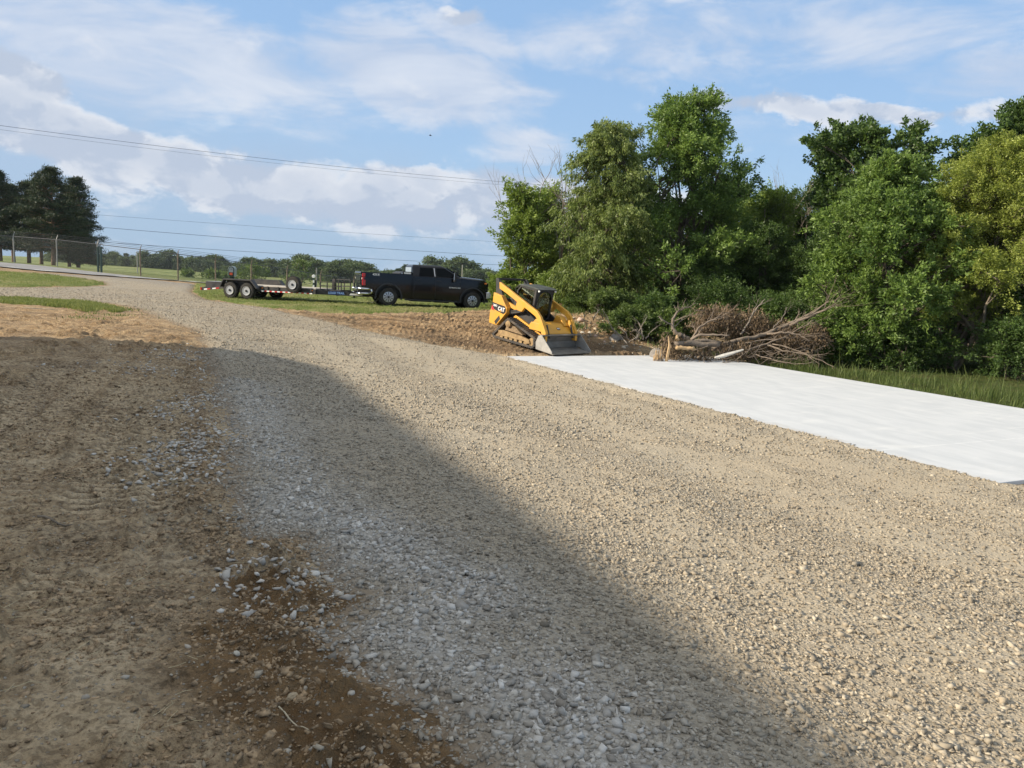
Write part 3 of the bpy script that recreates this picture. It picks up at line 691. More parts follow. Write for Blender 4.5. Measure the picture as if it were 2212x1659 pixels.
def stone_layer(n, x0, x1, y0, y1, rfun, base, keepfun):
    x, y = scatter(n, x0, x1, y0, y1)
    sd = gridval(sdg, x, y); fr = gridval(fresh, x, y); fi = gridval(fines, x, y); sg = gridval(SG, x, y)
    pr = np.clip(sd/0.25+0.5, 0, 1)*(1-np.clip(fi-0.25, 0, .75)*np.where(y > 9, .9, 0.75)*np.clip(fbm(x*3, y*3, 3, 7)*2.6-.5, 0, 1))
    pr = np.maximum(pr, np.exp(-np.clip(-sd, 0, 9)/0.35)*0.30*(sd < 0)*np.clip(fbm(x*1.7, y*1.7, 3, 17)*3-1, 0, 1))
    inslab = gridval(SDS, x, y); pr = pr*((inslab < 0.04)|(sd > .22))
    k = rng.random(len(x)) < pr*keepfun(x, y)
    x, y, fr, sg = x[k], y[k], fr[k], sg[k]
    r = rfun(len(x), fr, y); z = gridval(np.maximum(GRAVZ, GZF), x, y)+r*rng.uniform(-.25, .38, len(x))
    tint = np.clip(rng.beta(1.6, 2.2, len(x))+.12*rng.normal(size=len(x)), 0, 1); tint = np.where(rng.random(len(x)) < .05, 1.0, tint)
    frs = np.clip(fr*rng.uniform(.5, 1.3, len(x)), 0, 1); warm = np.clip(rng.normal(.15, .3, len(x)), 0, 1)*(1-frs)
    V, F, ids = rocks(np.stack([x, y, z], 1), r, base)
    return V, F, tint[ids], frs[ids], warm[ids]
def rsz(lo, med, hi):
    def f(n, fr, y):
        r = med*np.exp(rng.normal(0, .50, n))*(1+.45*fr); return np.clip(r, lo, hi*(1+.4*fr))
    return f
parts = []
ICO, CUB = ico(), cube8()
parts.append(stone_layer(82000, -3.4, 7.0, 2.6, 7.0, rsz(.0042, .0088, .028), CUB, lambda x, y: np.ones(len(x))))
parts.append(stone_layer(125000, -6.5, 10.5, 6.8, 12.5, rsz(.005, .0096, .024), CUB, lambda x, y: np.clip((13-y)/4, .4, 1)))
parts.append(stone_layer(90000, -11, 12.0, 12.0, 22.0, rsz(.008, .0140, .028), CUB, lambda x, y: np.clip((24-y)/9, .2, 1)))
parts.append(stone_layer(75000, -24, 9.0, 21.0, 40.0, rsz(.011, .016, .028), CUB, lambda x, y: np.clip((44-y)/16, .3, 1)))
V = []; F = []; T = []; FR = []; WA = []; b0 = 0
for v, f, t, fr, wa in parts:
    V.append(v); F.append(f+b0); b0 += len(v); T.append(t); FR.append(fr); WA.append(wa)
M_STONE = mat_stone()
st = np_mesh('gravel_stones', np.concatenate(V), np.concatenate(F), M_STONE, None, False, {'tint': np.concatenate(T), 'fresh': np.concatenate(FR), 'warm': np.concatenate(WA)})
tag(st, 'loose crushed limestone chips covering the drive', 'gravel', kind='stuff'); print('stones', b0)
# soil clods and pebbles on the bare ground
x, y = scatter(520000, -11, 1.5, 2.4, 15)
sg = gridval(SG, x, y); k = (sg < -0.02) & (rng.random(len(x)) < np.clip(1.1-y/14, .1, 1)*np.clip(fbm(x*1.6, y*1.6, 4, 77)*3.0-0.95, .12, 1)*np.where(sg > -.5, 1.6, .75))
x, y = x[k], y[k]; r = np.clip((.0055+.0004*y)*np.exp(rng.normal(0, .62, len(x))), .003, .030); z = gridval(GZF, x, y)+r*.1
V1, F1, i1 = rocks(np.stack([x, y, z], 1), r, CUB, jit=.2)
xr, yr = scatter(4500, -4, 9, 24, 36); kk = (gridval(sdist(fx, fy, P_CLAY), xr, yr) > 0.1)*(fbm(xr*.9, yr*.9, 4, 88) > .5); xr, yr = xr[kk], yr[kk]
r2 = np.clip(.017*np.exp(rng.normal(0, .6, len(xr))), .008, .09); V2, F2, i2 = rocks(np.stack([xr, yr, gridval(GZF, xr, yr)+r2*.2], 1), r2, CUB, jit=.2)
M_CLOD = pmat('soil_clod', (0.29, 0.205, 0.12), 0.95, var=0.6, vscale=22, bump=0.004, bscale=60)
tag(np_mesh('soil_clods', np.vstack([V1, V2]), np.vstack([F1, F2+len(V1)]), M_CLOD), 'brown crumbs and clods of soil strewn over the bare earth', 'soil', kind='stuff')
# pale pebbles pressed in the soil
x, y = scatter(2600, -8, 1.5, 2.4, 13); sg = gridval(SG, x, y); k = (sg < 0.0) & (rng.random(len(x)) < np.where(sg > -.9, .55, .12)); x, y = x[k], y[k]
r = np.clip(.010*np.exp(rng.normal(0, .45, len(x))), .005, .034); V1, F1, i1 = rocks(np.stack([x, y, gridval(GZF, x, y)+r*.15], 1), r, ICO, jit=.2)
# patches of spilled limestone left of the drive
PX, PY = [], []
for (px, py, sx, sy, n) in [(392, 880, .22, .7, 420), (400, 960, .28, .7, 650), (385, 1015, .25, .45, 330), (560, 1225, .25, .2, 70), (610, 1290, .25, .2, 90), (330, 800, .8, .5, 240), (410, 770, .7, .5, 330)]:
    q = gp(px, py); PX.append(q.x+rng.normal(0, sx, n)); PY.append(q.y+rng.normal(0, sy, n))
PX, PY = np.concatenate(PX), np.concatenate(PY); r3 = np.clip(.019*np.exp(rng.normal(0, .35, len(PX))), .009, .036)
V3, F3, i3 = rocks(np.stack([PX, PY, gridval(GZF, PX, PY)+r3*.25], 1), r3, ICO)
t3 = rng.random(len(PX)); tt = np.r_[rng.random(len(x))[i1], t3[i3]]
tag(np_mesh('scattered_pebbles', np.vstack([V1, V3]), np.vstack([F1, F3+len(V1)]), M_STONE, None, False, {'tint': tt, 'fresh': np.r_[np.full(len(i1), .45), np.full(len(i3), .75)], 'warm': np.r_[np.full(len(i1), .35), np.zeros(len(i3))]}),
    'pale pebbles and spilled chips lying on the soil left of the drive', 'pebbles', kind='stuff')
# straw
mb = MB(); spots = [(30,1225,9),(10,1330,14),(240,1000,3),(640,1040,9),(690,1045,7),(640,1100,5),(560,870,8),(530,880,5),(230,1400,2),(690,1430,3),(700,1290,3),(380,1540,6),(430,1600,2),(940,1230,2),(250,880,3),(150,1050,5),(60,1480,3),(300,1260,4),(470,1280,4),(350,1190,5)]
for sx_, sy_, n in spots:
    q = gp(sx_ if sx_ < 420 else sx_*.6, sy_)
    for i in range(n):
        a = random.uniform(0, 6.28); L = random.uniform(.05, .20); x0 = q.x+random.gauss(0, .10); y0 = q.y+random.gauss(0, .10)
        zz = float(gridval(GZF, np.array([x0]), np.array([y0]))[0])+.006
        p0 = Vector((x0, y0, zz)); d = Vector((math.cos(a), math.sin(a), random.uniform(0, .18)))
        p1 = p0+d*L*.5; p2 = p0+d*L+Vector((random.gauss(0, .012), random.gauss(0, .012), random.uniform(-.004, .01)))
        mb.tube([p0, p1, p2], [.0016, .0015, .0008], 4)
M_STRAW = pmat('straw', (0.52, 0.44, 0.27), 0.8, var=.2, vscale=6)
tag(mb.build('straw', M_STRAW), 'dry pale straw bits lying on the soil', 'straw', kind='stuff')
def stick(px, py, px2, py2, rad, label, mat, lift=.01, bend=.02):
    a, b = gp(px, py), gp(px2, py2); n = 7; pts = []
    for i in range(n):
        t = i/(n-1); p = a.lerp(b, t); z = float(gridval(GZF, np.array([p.x]), np.array([p.y]))[0])
        pts.append(Vector((p.x+math.sin(t*5)*bend*.4, p.y+math.sin(t*7+1)*bend, z+rad*.7+lift*math.sin(t*3.1))))
    o = MB().tube(pts, [rad*(1-.45*i/(n-1)) for i in range(n)], 7).build('stick', mat); o.location = (0, 0, 0)
    return tag(o, label, 'stick')
M_STICK = pmat('peeled_wood', (0.50, 0.43, 0.30), 0.8, var=.2, vscale=12)
M_TWIG = pmat('dead_wood', (0.20, 0.165, 0.125), 0.9, var=.3, vscale=9, bump=.004, bscale=50)
stick(600, 1535, 668, 1588, .0045, 'pale bent stick on brown soil at the bottom left', M_STICK)
stick(80, 1118, 155, 1136, .012, 'dark root lying on the shaded soil at left', M_TWIG)
o = MB().box((0, 0, .012), (.9, .05, .022)).build('board', M_STICK, bevel=.002); q = gp(86, 671.5); o.location = q+Vector((0, 0, .06)); o.rotation_euler = (0, .04, .45)
tag(o, 'short pale wooden lath lying on bare soil near the grass strip', 'board')
def rock_thing(px, py, r, label, mat, at=None, sq=(1, .8, .65)):
    q = gp(px, py) if at is None else at
    bm = bmesh.new(); bmesh.ops.create_icosphere(bm, subdivisions=3, radius=1)
    off = Vector((random.uniform(0, 50), random.uniform(0, 50), 0))
    for v in bm.verts:
        n = mnoise.noise(v.co*1.1+off)*.35+mnoise.noise(v.co*2.7+off)*.16
        v.co = Vector((v.co.x*sq[0], v.co.y*sq[1], v.co.z*sq[2]))*(1+n)*r
        v.co.z = max(v.co.z, -r*.35)
    me = bpy.data.meshes.new('rock'); bm.to_mesh(me); bm.free()
    o = link_mesh('rock', me, mat, None, False); z = float(gridval(GZF, np.array([q.x]), np.array([q.y]))[0])
    o.location = (q.x, q.y, z+r*.22); o.rotation_euler = (random.uniform(-.3, .3), random.uniform(-.3, .3), random.uniform(0, 6))
    return tag(o, label, 'rock')
M_RTAN = pmat('tan_stone', (0.40, 0.32, 0.21), 0.85, var=.2, vscale=3, bump=.01, bscale=9)
M_RPNK = pmat('pink_granite', (0.46, 0.33, 0.26), 0.85, var=.2, vscale=5, bump=.01, bscale=9)
M_RGRY = pmat('grey_boulder', (0.22, 0.20, 0.18), 0.9, var=.3, vscale=2.5, bump=.02, bscale=7)
M_RPAL = pmat('pale_stone', (0.50, 0.46, 0.38), 0.85, var=.15, vscale=5, bump=.01, bscale=9)
rock_thing(632, 1508, .030, 'yellowish tan rock half sunk in brown soil at the bottom', M_RTAN)
rock_thing(512, 1422, .020, 'grey round cobble on the soil, left of the white gravel', M_RPAL)
rock_thing(695, 1322, .022, 'white chunk of limestone on the soil beside the gravel edge', M_RPAL)
# ------------------------------------------------------------------ the farm building whose shadow falls over the drive (left of the frame)
def barn():
    RIDGE = 8.8; EAVE = 5.6; HW = 5.0
    cot = 1/math.tan(SUN_EL); sx, sy = -SX, -SY
    sh = (RIDGE-.35)*cot
    tip = gp(706, 798); near = Vector((1.95, 3.6))
    d = Vector((tip.x-near.x, tip.y-near.y)); d.normalize()
    end = Vector((tip.x-sx*sh, tip.y-sy*sh)); Lb = 26.0
    root = empty('barn', (end.x, end.y, g1(end.x, end.y)), math.atan2(-d.y, -d.x), 'long metal farm shed with a gable roof, left of the camera', 'shed')
    g0 = -.6
    # local x runs back along the ridge from the far gable
    wall = pmat('metal_siding', (0.42, 0.38, 0.32), .5, bump=.006, bscale=3); roof = pmat('metal_roof', (0.16, 0.17, 0.18), .4)
    base = root.location.z; E, Rg = EAVE-base, RIDGE-base
    MB().prism([(-HW+.3, g0), (HW-.3, g0), (HW-.3, E), (0, Rg-.12), (-HW+.3, E)], .3, Lb-.3, 'x').build('wall', wall, root)
    rb = MB()
    for s in (-1, 1):
        a = [(0, 0, Rg), (0, s*HW, E-.02), (Lb, s*HW, E-.02), (Lb, 0, Rg)]; rb.loft([Vector(p) for p in a], [Vector(p)-Vector((0, 0, .1)) for p in a])
    rb.build('roof', roof, root)
    MB().box((Lb*.4, (HW-.26), 1.1), (3.2, .06, 2.9)).build('door', pmat('white_door', (.7, .7, .68), .5), root)
barn()
# ------------------------------------------------------------------ trees
def mat_leaf(name, dark, light, trans=0.35, rough=0.5):
    m = bpy.data.materials.new(name); m.use_nodes = True; w = NT(m.node_tree)
    out = w.node('ShaderNodeOutputMaterial'); b = w.node('ShaderNodeBsdfPrincipled'); t = w.node('ShaderNodeBsdfTranslucent'); mx = w.node('ShaderNodeMixShader')
    h = w.attr('hue'); c = w.mix(h, dark, light)
    w.put(b.inputs['Base Color'], c); b.inputs['Roughness'].default_value = rough; b.inputs['Specular IOR Level'].default_value = 0.35
    w.put(t.inputs[0], w.mix(0.5, c, w.vm('MULTIPLY', c, (1.3, 1.35, 0.5))))
    mx.inputs[0].default_value = trans; w.l.new(b.outputs[0], mx.inputs[1]); w.l.new(t.outputs[0], mx.inputs[2]); w.l.new(mx.outputs[0], out.inputs[0])
    return m
def sprays(C, Dv, L0, n, length, width, droop, hue_c, rad=.11):
    """leaves strung along short twigs: start C, direction Dv, twig length L0"""
    k = len(C); i_ = np.repeat(np.arange(k), n); N = len(i_); u = rng.random(N)**.8
    P = C[i_]+Dv[i_]*(u*L0[i_])[:, None]+rng.normal(0, rad, (N, 3))*(1.15-.7*u)[:, None]; P[:, 2] -= u*u*L0[i_]*(.12+droop*.35)
    d = Dv[i_]*.9+rng.normal(0, .75, (N, 3)); d[:, 2] = d[:, 2]*(1-droop*.6)-.25-droop*1.5; d /= np.linalg.norm(d, axis=1)[:, None]
    a_ = rng.normal(size=(N, 3)); a_[:, 2] *= .6; s = np.cross(d, a_); s /= np.linalg.norm(s, axis=1)[:, None]+1e-9
    L = (length*np.exp(rng.normal(0, .25, N)))[:, None]; W = (width*np.exp(rng.normal(0, .2, N)))[:, None]; nrm = np.cross(s, d)
    V = np.stack([P, P+d*L*.45+s*W*.5-nrm*L*.06, P+d*L, P+d*L*.45-s*W*.5-nrm*L*.06], 1).reshape(-1, 3)
    h = hue_c[i_]+rng.normal(0, .20, N)
    return V, np.arange(4*N).reshape(N, 4), np.repeat(np.clip(h, 0, 1), 4)
def leaves(C, S, n, length, width, droop=0.0, hue_c=None, flat=0.75, spread=0.0):
    """n leaves round each cluster centre C (k,3) with radii S (k,)"""
    k = len(C); idx_ = np.repeat(np.arange(k), n) if np.isscalar(n) else np.repeat(np.arange(k), n)
    N = len(idx_); P = rng.normal(size=(N, 3)); rr = np.linalg.norm(P, axis=1)[:, None]; P = P/rr*np.minimum(rr, 2.1)*.62
    P[:, 2] *= flat; P = C[idx_]+P*S[idx_][:, None]
    d = rng.normal(size=(N, 3)); d[:, 2] = d[:, 2]*(1-droop*.6)-droop*1.8; d /= np.linalg.norm(d, axis=1)[:, None]
    u = rng.normal(size=(N, 3)); u[:, 2] *= .6; s = np.cross(d, u); s /= np.linalg.norm(s, axis=1)[:, None]+1e-9
    L = (length*np.exp(rng.normal(0, .25, N)))[:, None]; W = (width*np.exp(rng.normal(0, .2, N)))[:, None]
    nrm = np.cross(s, d)
    a = P; b_ = P+d*L*.5+s*W*.5-nrm*L*.06; c = P+d*L; e = P+d*L*.5-s*W*.5-nrm*L*.06
    V = np.stack([a, b_, c, e], 1).reshape(-1, 3); F = np.arange(4*N).reshape(N, 4)
    h = (hue_c[idx_] if hue_c is not None else .5)+rng.normal(0, .20, N)
    return V, F, np.repeat(np.clip(h, 0, 1), 4)
def wander(a, b, n, amp, rg):
    a, b = Vector(a), Vector(b); L = (b-a).length; pts = []
    o = Vector((0, 0, 0))
    for i in range(n+1):
        t = i/n
        if i: o += Vector((rg.gauss(0, amp), rg.gauss(0, amp), rg.gauss(0, amp*.5)))*L/n
        pts.append(a.lerp(b, t)+o*(1 if i < n else 1))
    return pts
def tree(name, label, base, H, Rc, crown0, mleaf, mbark, seed, ntr=2, ncl=150, nleaf=260, lsz=(.13, .06), cls=.55, droop=0, prof='oval', lean=(0, 0), flat=.75, fork=.25, trad=.13, group=None, off=(0, 0), limbs=True, cat='tree'):
    """stems + limbs (trunk mesh) and leaf clumps (crown mesh); crown0 = height where foliage starts"""
    rg = random.Random(seed); root = empty(name, base, 0, label, cat, group)
    mbk = MB(); HC = []; C = []
    def env(t):   # crown radius at height fraction t of the crown
        if prof == 'oval': return Rc*max(.12, math.sin(math.pi*min(1, max(0, t*.82+.16)))**.75)
        if prof == 'column': return Rc*max(.15, (1-t**2.2)**.6)*(0.75+.25*math.sin(t*3.1))
        if prof == 'dome': return Rc*max(.1, (1-t*t))**.55
        if prof == 'spread': return Rc*(.55+.45*t) if t < .75 else Rc*math.sqrt(max(.05, 1-((t-.75)/.27)**2))
    cx, cy = lean[0]+off[0], lean[1]+off[1]
    stems = []
    for i in range(ntr):
        a = rg.uniform(0, 6.28); sp = Rc*fork*(.3+rg.random())*(1 if ntr > 1 else .3)
        top = Vector((cx+math.cos(a)*sp, cy+math.sin(a)*sp, H*(.84 if i == 0 else rg.uniform(.62, .80))))
        b0_ = Vector((math.cos(a)*.12*min(ntr-1, 2), math.sin(a)*.12*min(ntr-1, 2), -.15))
        pts = wander(b0_, top, 8, .10, rg); r = trad*(1 if i == 0 else rg.uniform(.55, .85))
        mbk.tube(pts, [r*(1-.86*(j/8))**.9 for j in range(9)], 7); stems.append(pts)
    nl = max(10, int(ncl/5.0)); DV = []; LT = []
    for li in range(nl):
        t = (li+.5)/nl; t = min(1, max(0, t+rg.gauss(0, .05))); zc = crown0+(H-crown0)*t
        a = li*2.39996+rg.gauss(0, .6); e = env(t); rl = cls*1.75*rg.uniform(.6, 1.3)*(1-.35*t)
        bias = mnoise.noise(Vector((math.cos(a)*1.4, math.sin(a)*1.4, zc*.5))+Vector((seed*1.7, 0, 0)))
        r = max(0, e*(rg.random()**.40)*rg.uniform(.88, 1.08)*(1+bias*.25)-rl*.45)
        lc = Vector((cx*t+off[0]*(1-t)+math.cos(a)*r, cy*t+off[1]*(1-t)+math.sin(a)*r, zc-rl*.5*(t > .85)+rg.gauss(0, .2)))
        lh_ = rg.gauss(0, .10); m = 18; k0 = len(C)
        for q in range(m):
            v = Vector((rg.gauss(0, 1), rg.gauss(0, 1), rg.gauss(.15, .8))); v.normalize(); c = lc+v*rl*rg.uniform(.25, 1.0); c.z = lc.z+(c.z-lc.z)*.85
            ax = Vector((math.cos(a)*.55, math.sin(a)*.55, .55-droop*.5)); dv = (v*.8+ax+Vector((rg.gauss(0, .3), rg.gauss(0, .3), rg.gauss(0, .3)))).normalized()
            c.z = min(c.z, H-.55*cls-rg.random()*.3)
            if c.z > .1: C.append(c); HC.append(lh_); DV.append(tuple(dv)); LT.append(cls*rg.uniform(.7, 1.9)*(1.35 if rg.random() < .12 else 1))
        m = max(1, len(C)-k0)
        if limbs:
            st_ = rg.choice(stems); zt = lc.z-e*rg.uniform(.3, .9); j = min(range(len(st_)), key=lambda q: abs(st_[q].z-zt)); p0 = st_[j]
            if (lc-p0).length > .35:
                pts = wander(p0, lc, 5, .13, rg); rr = .05*min(1.4, (lc-p0).length/1.6)*(1-.4*t)+.008
                mbk.tube(pts, [rr*(1-.75*q/5) for q in range(6)], 5, cap=False)
                for c in C[-m::3]: mbk.tube(wander(pts[rg.choice([3, 4, 5])], c, 3, .12, rg), [rr*.4, rr*.3, rr*.2, .003], 4, cap=False)
    tr_ = mbk.build('trunk', mbark, root, smooth=True, recalc=False)
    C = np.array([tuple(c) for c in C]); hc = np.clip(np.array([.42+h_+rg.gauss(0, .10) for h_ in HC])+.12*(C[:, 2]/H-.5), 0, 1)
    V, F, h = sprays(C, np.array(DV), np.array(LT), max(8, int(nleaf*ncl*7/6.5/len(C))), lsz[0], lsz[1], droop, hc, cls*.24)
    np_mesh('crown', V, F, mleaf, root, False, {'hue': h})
    return root
M_BARK = pmat('bark', (0.115, 0.095, 0.072), 0.95, var=.35, vscale=6, bump=.02, bscale=22)
M_BARKP = pmat('pale_bark', (0.20, 0.165, 0.125), 0.95, var=.35, vscale=5, bump=.02, bscale=20)
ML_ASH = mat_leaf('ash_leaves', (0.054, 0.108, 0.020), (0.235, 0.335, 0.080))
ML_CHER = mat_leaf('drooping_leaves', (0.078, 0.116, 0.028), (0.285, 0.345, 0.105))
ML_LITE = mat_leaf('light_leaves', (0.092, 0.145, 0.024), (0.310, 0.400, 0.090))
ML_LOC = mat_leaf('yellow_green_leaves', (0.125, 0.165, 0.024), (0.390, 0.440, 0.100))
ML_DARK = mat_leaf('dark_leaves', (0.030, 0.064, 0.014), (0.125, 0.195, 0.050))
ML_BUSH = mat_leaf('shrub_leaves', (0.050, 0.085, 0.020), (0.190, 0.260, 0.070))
def base_at(px, D):
    d = ray(px, 640); X = d.x/d.y*D; return Vector((X, D, g1(X, D)))
def tp(px, D, ytop, wpx, ycr=None):
    b = base_at(px, D); top = pdepth(px, ytop, D).z-b.z; Rc = wpx*D/F_PX/2*1.06
    c0 = .6 if ycr is None else max(.2, pdepth(px, ycr, D).z-b.z)
    return b, top, Rc, c0
def T(label, px, D, ytop, wpx, ycr, leaf, seed, bark=None, **kw):
    b, H, Rc, c0 = tp(px, D, ytop, wpx, ycr)
    return tree('tree', label, b, H, Rc, c0, leaf, bark or M_BARK, seed, **kw)
T('slender light green tree at the left end of the tree line, behind the loader', 1118, 41, 408, 92, 630, ML_LITE, 1, ntr=3, ncl=120, nleaf=200, lsz=(.15, .065), cls=.50, prof='column', fork=.5)
T('light green tree just right of the leftmost one, bare twigs above it', 1170, 43, 410, 74, 620, ML_LITE, 2, ntr=2, ncl=90, nleaf=210, lsz=(.14, .065), cls=.50, prof='column', off=(.1, 0))
T('tall olive green tree with drooping leaves, left of the tallest tree', 1302, 36.5, 268, 215, 655, ML_CHER, 3, ntr=4, ncl=270, nleaf=260, lsz=(.15, .050), cls=.52, droop=.75, prof='dome', fork=.45, trad=.12)
T('tallest bright green ash tree rising above the bare brush pile', 1462, 38, 212, 312, 610, ML_ASH, 4, ntr=5, ncl=330, nleaf=250, lsz=(.15, .062), cls=.56, prof='dome', fork=.5, trad=.13)
T('lower dark green tree in the gap between the two tallest crowns', 1648, 41, 412, 130, 640, ML_LITE, 5, ntr=3, ncl=150, nleaf=200, lsz=(.13, .06), cls=.5, prof='column')
T('dark green tree whose clumped top shows above the bushy green tree', 1835, 37, 262, 250, 560, ML_DARK, 6, ntr=3, ncl=170, nleaf=270, lsz=(.16, .10), cls=.60, prof='spread', fork=.6)
T('bushy green tree with shiny leaves reaching down beside the slab', 1898, 29.3, 345, 345, 755, ML_ASH, 7, ntr=4, ncl=420, nleaf=230, lsz=(.13, .056), cls=.44, prof='column', fork=.5, trad=.09)
T('yellow green feathery tree with several leaning trunks at the right', 2062, 28.4, 298, 330, 665, ML_LOC, 8, M_BARKP, off=(1.35, .4), lean=(.3, 0), ntr=5, ncl=620, nleaf=330, lsz=(.085, .034), cls=.42, prof='dome', fork=.75, trad=.12)
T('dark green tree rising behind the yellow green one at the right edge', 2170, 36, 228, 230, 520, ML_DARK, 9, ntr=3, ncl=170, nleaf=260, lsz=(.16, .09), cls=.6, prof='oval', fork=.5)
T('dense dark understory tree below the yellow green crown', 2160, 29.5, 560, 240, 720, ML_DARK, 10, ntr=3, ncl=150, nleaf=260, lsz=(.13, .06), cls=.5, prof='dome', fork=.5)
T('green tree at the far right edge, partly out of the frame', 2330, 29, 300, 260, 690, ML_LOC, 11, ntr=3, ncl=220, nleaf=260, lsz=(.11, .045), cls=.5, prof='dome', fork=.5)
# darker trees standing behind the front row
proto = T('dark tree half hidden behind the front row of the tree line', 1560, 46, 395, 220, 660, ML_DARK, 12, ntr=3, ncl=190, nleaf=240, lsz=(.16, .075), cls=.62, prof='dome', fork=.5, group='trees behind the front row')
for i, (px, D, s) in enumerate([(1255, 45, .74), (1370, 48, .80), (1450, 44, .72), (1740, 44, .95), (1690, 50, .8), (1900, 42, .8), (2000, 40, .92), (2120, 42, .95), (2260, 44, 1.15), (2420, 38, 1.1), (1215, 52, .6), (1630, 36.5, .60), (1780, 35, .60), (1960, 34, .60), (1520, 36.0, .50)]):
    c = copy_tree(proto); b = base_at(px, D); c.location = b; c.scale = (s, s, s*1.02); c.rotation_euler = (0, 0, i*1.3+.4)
# leafless tree
def bare(name, label, base, H, seed, mat, n0=3, spread=.35, rad=.05, cat='dead tree', depth=4):
    rg = random.Random(seed); mb = MB()
    def grow(p, d, L, r, k):
        n = 4; pts = [p]; dd = d.copy()
        for i in range(n):
            dd = (dd+Vector((rg.gauss(0, .12), rg.gauss(0, .12), rg.gauss(.03, .08)))).normalized(); pts.append(pts[-1]+dd*L/n)
        mb.tube(pts, [r*(1-.45*i/n) for i in range(n+1)], 5, cap=False)
        if k > 0:
            for q in range(rg.choice([2, 3])):
                pp = pts[rg.choice([2, 3, 4])]; nd = (dd+Vector((rg.gauss(0, spread), rg.gauss(0, spread), rg.gauss(.1, spread*.6)))).normalized()
                grow(pp, nd, L*rg.uniform(.5, .8), r*.55, k-1)
    for i in range(n0):
        a = rg.uniform(0, 6.28); grow(Vector((0, 0, 0)), Vector((math.cos(a)*.18, math.sin(a)*.18, 1)).normalized(), H*.5, rad, depth)
    o = mb.build(name, mat, None, smooth=True, recalc=False); o.location = base
    return tag(o, label, cat)
M_DEAD = pmat('grey_dead_wood', (0.21, 0.18, 0.15), .9, var=.25, vscale=5)
b = base_at(1200, 42); bare('dead_tree', 'leafless grey tree sticking up left of the drooping tree', b, pdepth(1200, 352, 42).z-b.z, 31, M_DEAD, 4, .33, .07)
b = base_at(1150, 44); bare('dead_tree', 'bare forked top between the two small light green trees', b, (pdepth(1150, 405, 44).z-b.z)*.98, 35, M_DEAD, 2, .3, .05)
b = base_at(1688, 42); bare('dead_tree', 'thin bare tree above the gap, left of the bushy green tree', b, pdepth(1688, 385, 42).z-b.z, 37, M_DEAD, 3, .22, .05)
# shrubs at the foot of the line
def SH(label, px, D, ytop, wpx, leaf, seed, **kw):
    b, H, Rc, c0 = tp(px, D, ytop, wpx); k = dict(ntr=5, ncl=70, nleaf=200, lsz=(.09, .045), cls=.32, prof='dome', fork=.7, trad=.03, cat='shrub'); k.update(kw)
    return tree('shrub', label, b, H, Rc, .15, leaf, M_BARK, seed, **k)
SH('bright green shrub on the dirt bank right behind the loader cab', 1262, 34.5, 640, 70, ML_BUSH, 41)
SH('dense shrub at the top of the bank, right of the first one', 1318, 33, 630, 80, ML_BUSH, 42, droop=.2)
SH('low pale flowering shrub above the dirt bank', 1365, 31, 668, 80, ML_BUSH, 43, ncl=60)
SH('dark leafy shrub between the bank and the split stump', 1420, 31.5, 640, 100, ML_DARK, 44, ncl=90)
SH('round green shrub with pale tips behind the broken stump', 1462, 30.6, 672, 90, ML_BUSH, 45)
SH('tall dark shrub in the shade behind the brush pile', 1560, 33.5, 610, 170, ML_DARK, 46, ncl=120, cls=.45)
SH('dark shrub behind the right half of the brush pile', 1690, 32, 640, 160, ML_DARK, 47, ncl=120, cls=.45)
SH('green leafy shrub at the right end of the brush pile', 1838, 28.6, 660, 110, ML_ASH, 48, ncl=90, lsz=(.12, .05))
SH('small green shrub left of the tall green stand, behind the loader roof', 1205, 37, 590, 80, ML_LITE, 49)
SH('small shrub at the left foot of the tree line behind the truck hood', 1090, 40, 588, 80, ML_LITE, 50)
SH('dark low shrub in the shade at the right edge, behind the tall grass', 2215, 26, 690, 140, ML_DARK, 51, ncl=90, cls=.42)
SH('dark low shrub left of the leaning trunks', 1950, 28.0, 690, 150, ML_DARK, 52, ncl=90, cls=.42)

# pines at the left
def pine(name, label, base, H, Rc, seed, crown0, group='tall pines left of the road'):
    rg = random.Random(seed); root = empty(name, base, 0, label, 'pine tree', group); mb = MB(); C = []; S = []
    pts = wander((0, 0, -.3), (rg.gauss(0, .2), rg.gauss(0, .2), H*.97), 9, .02, rg); mb.tube(pts, [.26*(1-.85*i/9) for i in range(10)], 8)
    z = crown0
    while z < H:
        t = (z-crown0)/(H-crown0); e = Rc*(1-t**1.5)**.75*rg.uniform(.82, 1.08)
        n = rg.randint(7, 10)
        for k in range(n):
            a = rg.uniform(0, 6.28); L = e*rg.uniform(.55, 1.12); rise = rg.uniform(-.12, .22)+t*.35
            tip = Vector((math.cos(a)*L, math.sin(a)*L, z+L*rise)); p0 = Vector((0, 0, z))
            mb.tube(wander(p0, tip, 4, .07, rg), [.055*(1-t*.6), .04, .03, .02, .01], 4, cap=False)
            m = max(2, int(L/.55))
            for q in range(m):
                f = .35+.65*(q+.7)/m; c = p0.lerp(tip, f); C.append((c.x+rg.gauss(0, .22), c.y+rg.gauss(0, .22), c.z+rg.uniform(0, .25))); S.append(rg.uniform(.42, .72)*(1-.25*t))
        z += rg.uniform(.34, .62)
    for q in range(6): C.append((rg.gauss(0, .3), rg.gauss(0, .3), H-rg.uniform(0, .8))); S.append(.4)
    mb.build('trunk', M_PBARK, root, smooth=True, recalc=False)
    C = np.array(C); S = np.array(S); V, F, h = leaves(C, S, 46, .30, .07, -.1, np.array([rg.gauss(.4, .18) for _ in C]), .26)
    np_mesh('crown', V, F, ML_PINE, root, False, {'hue': h}); return root
M_PBARK = pmat('pine_bark', (0.20, 0.125, 0.085), .95, var=.35, vscale=3)
ML_PINE = mat_leaf('pine_needles', (0.014, 0.030, 0.014), (0.055, 0.078, 0.030), .15, .6)
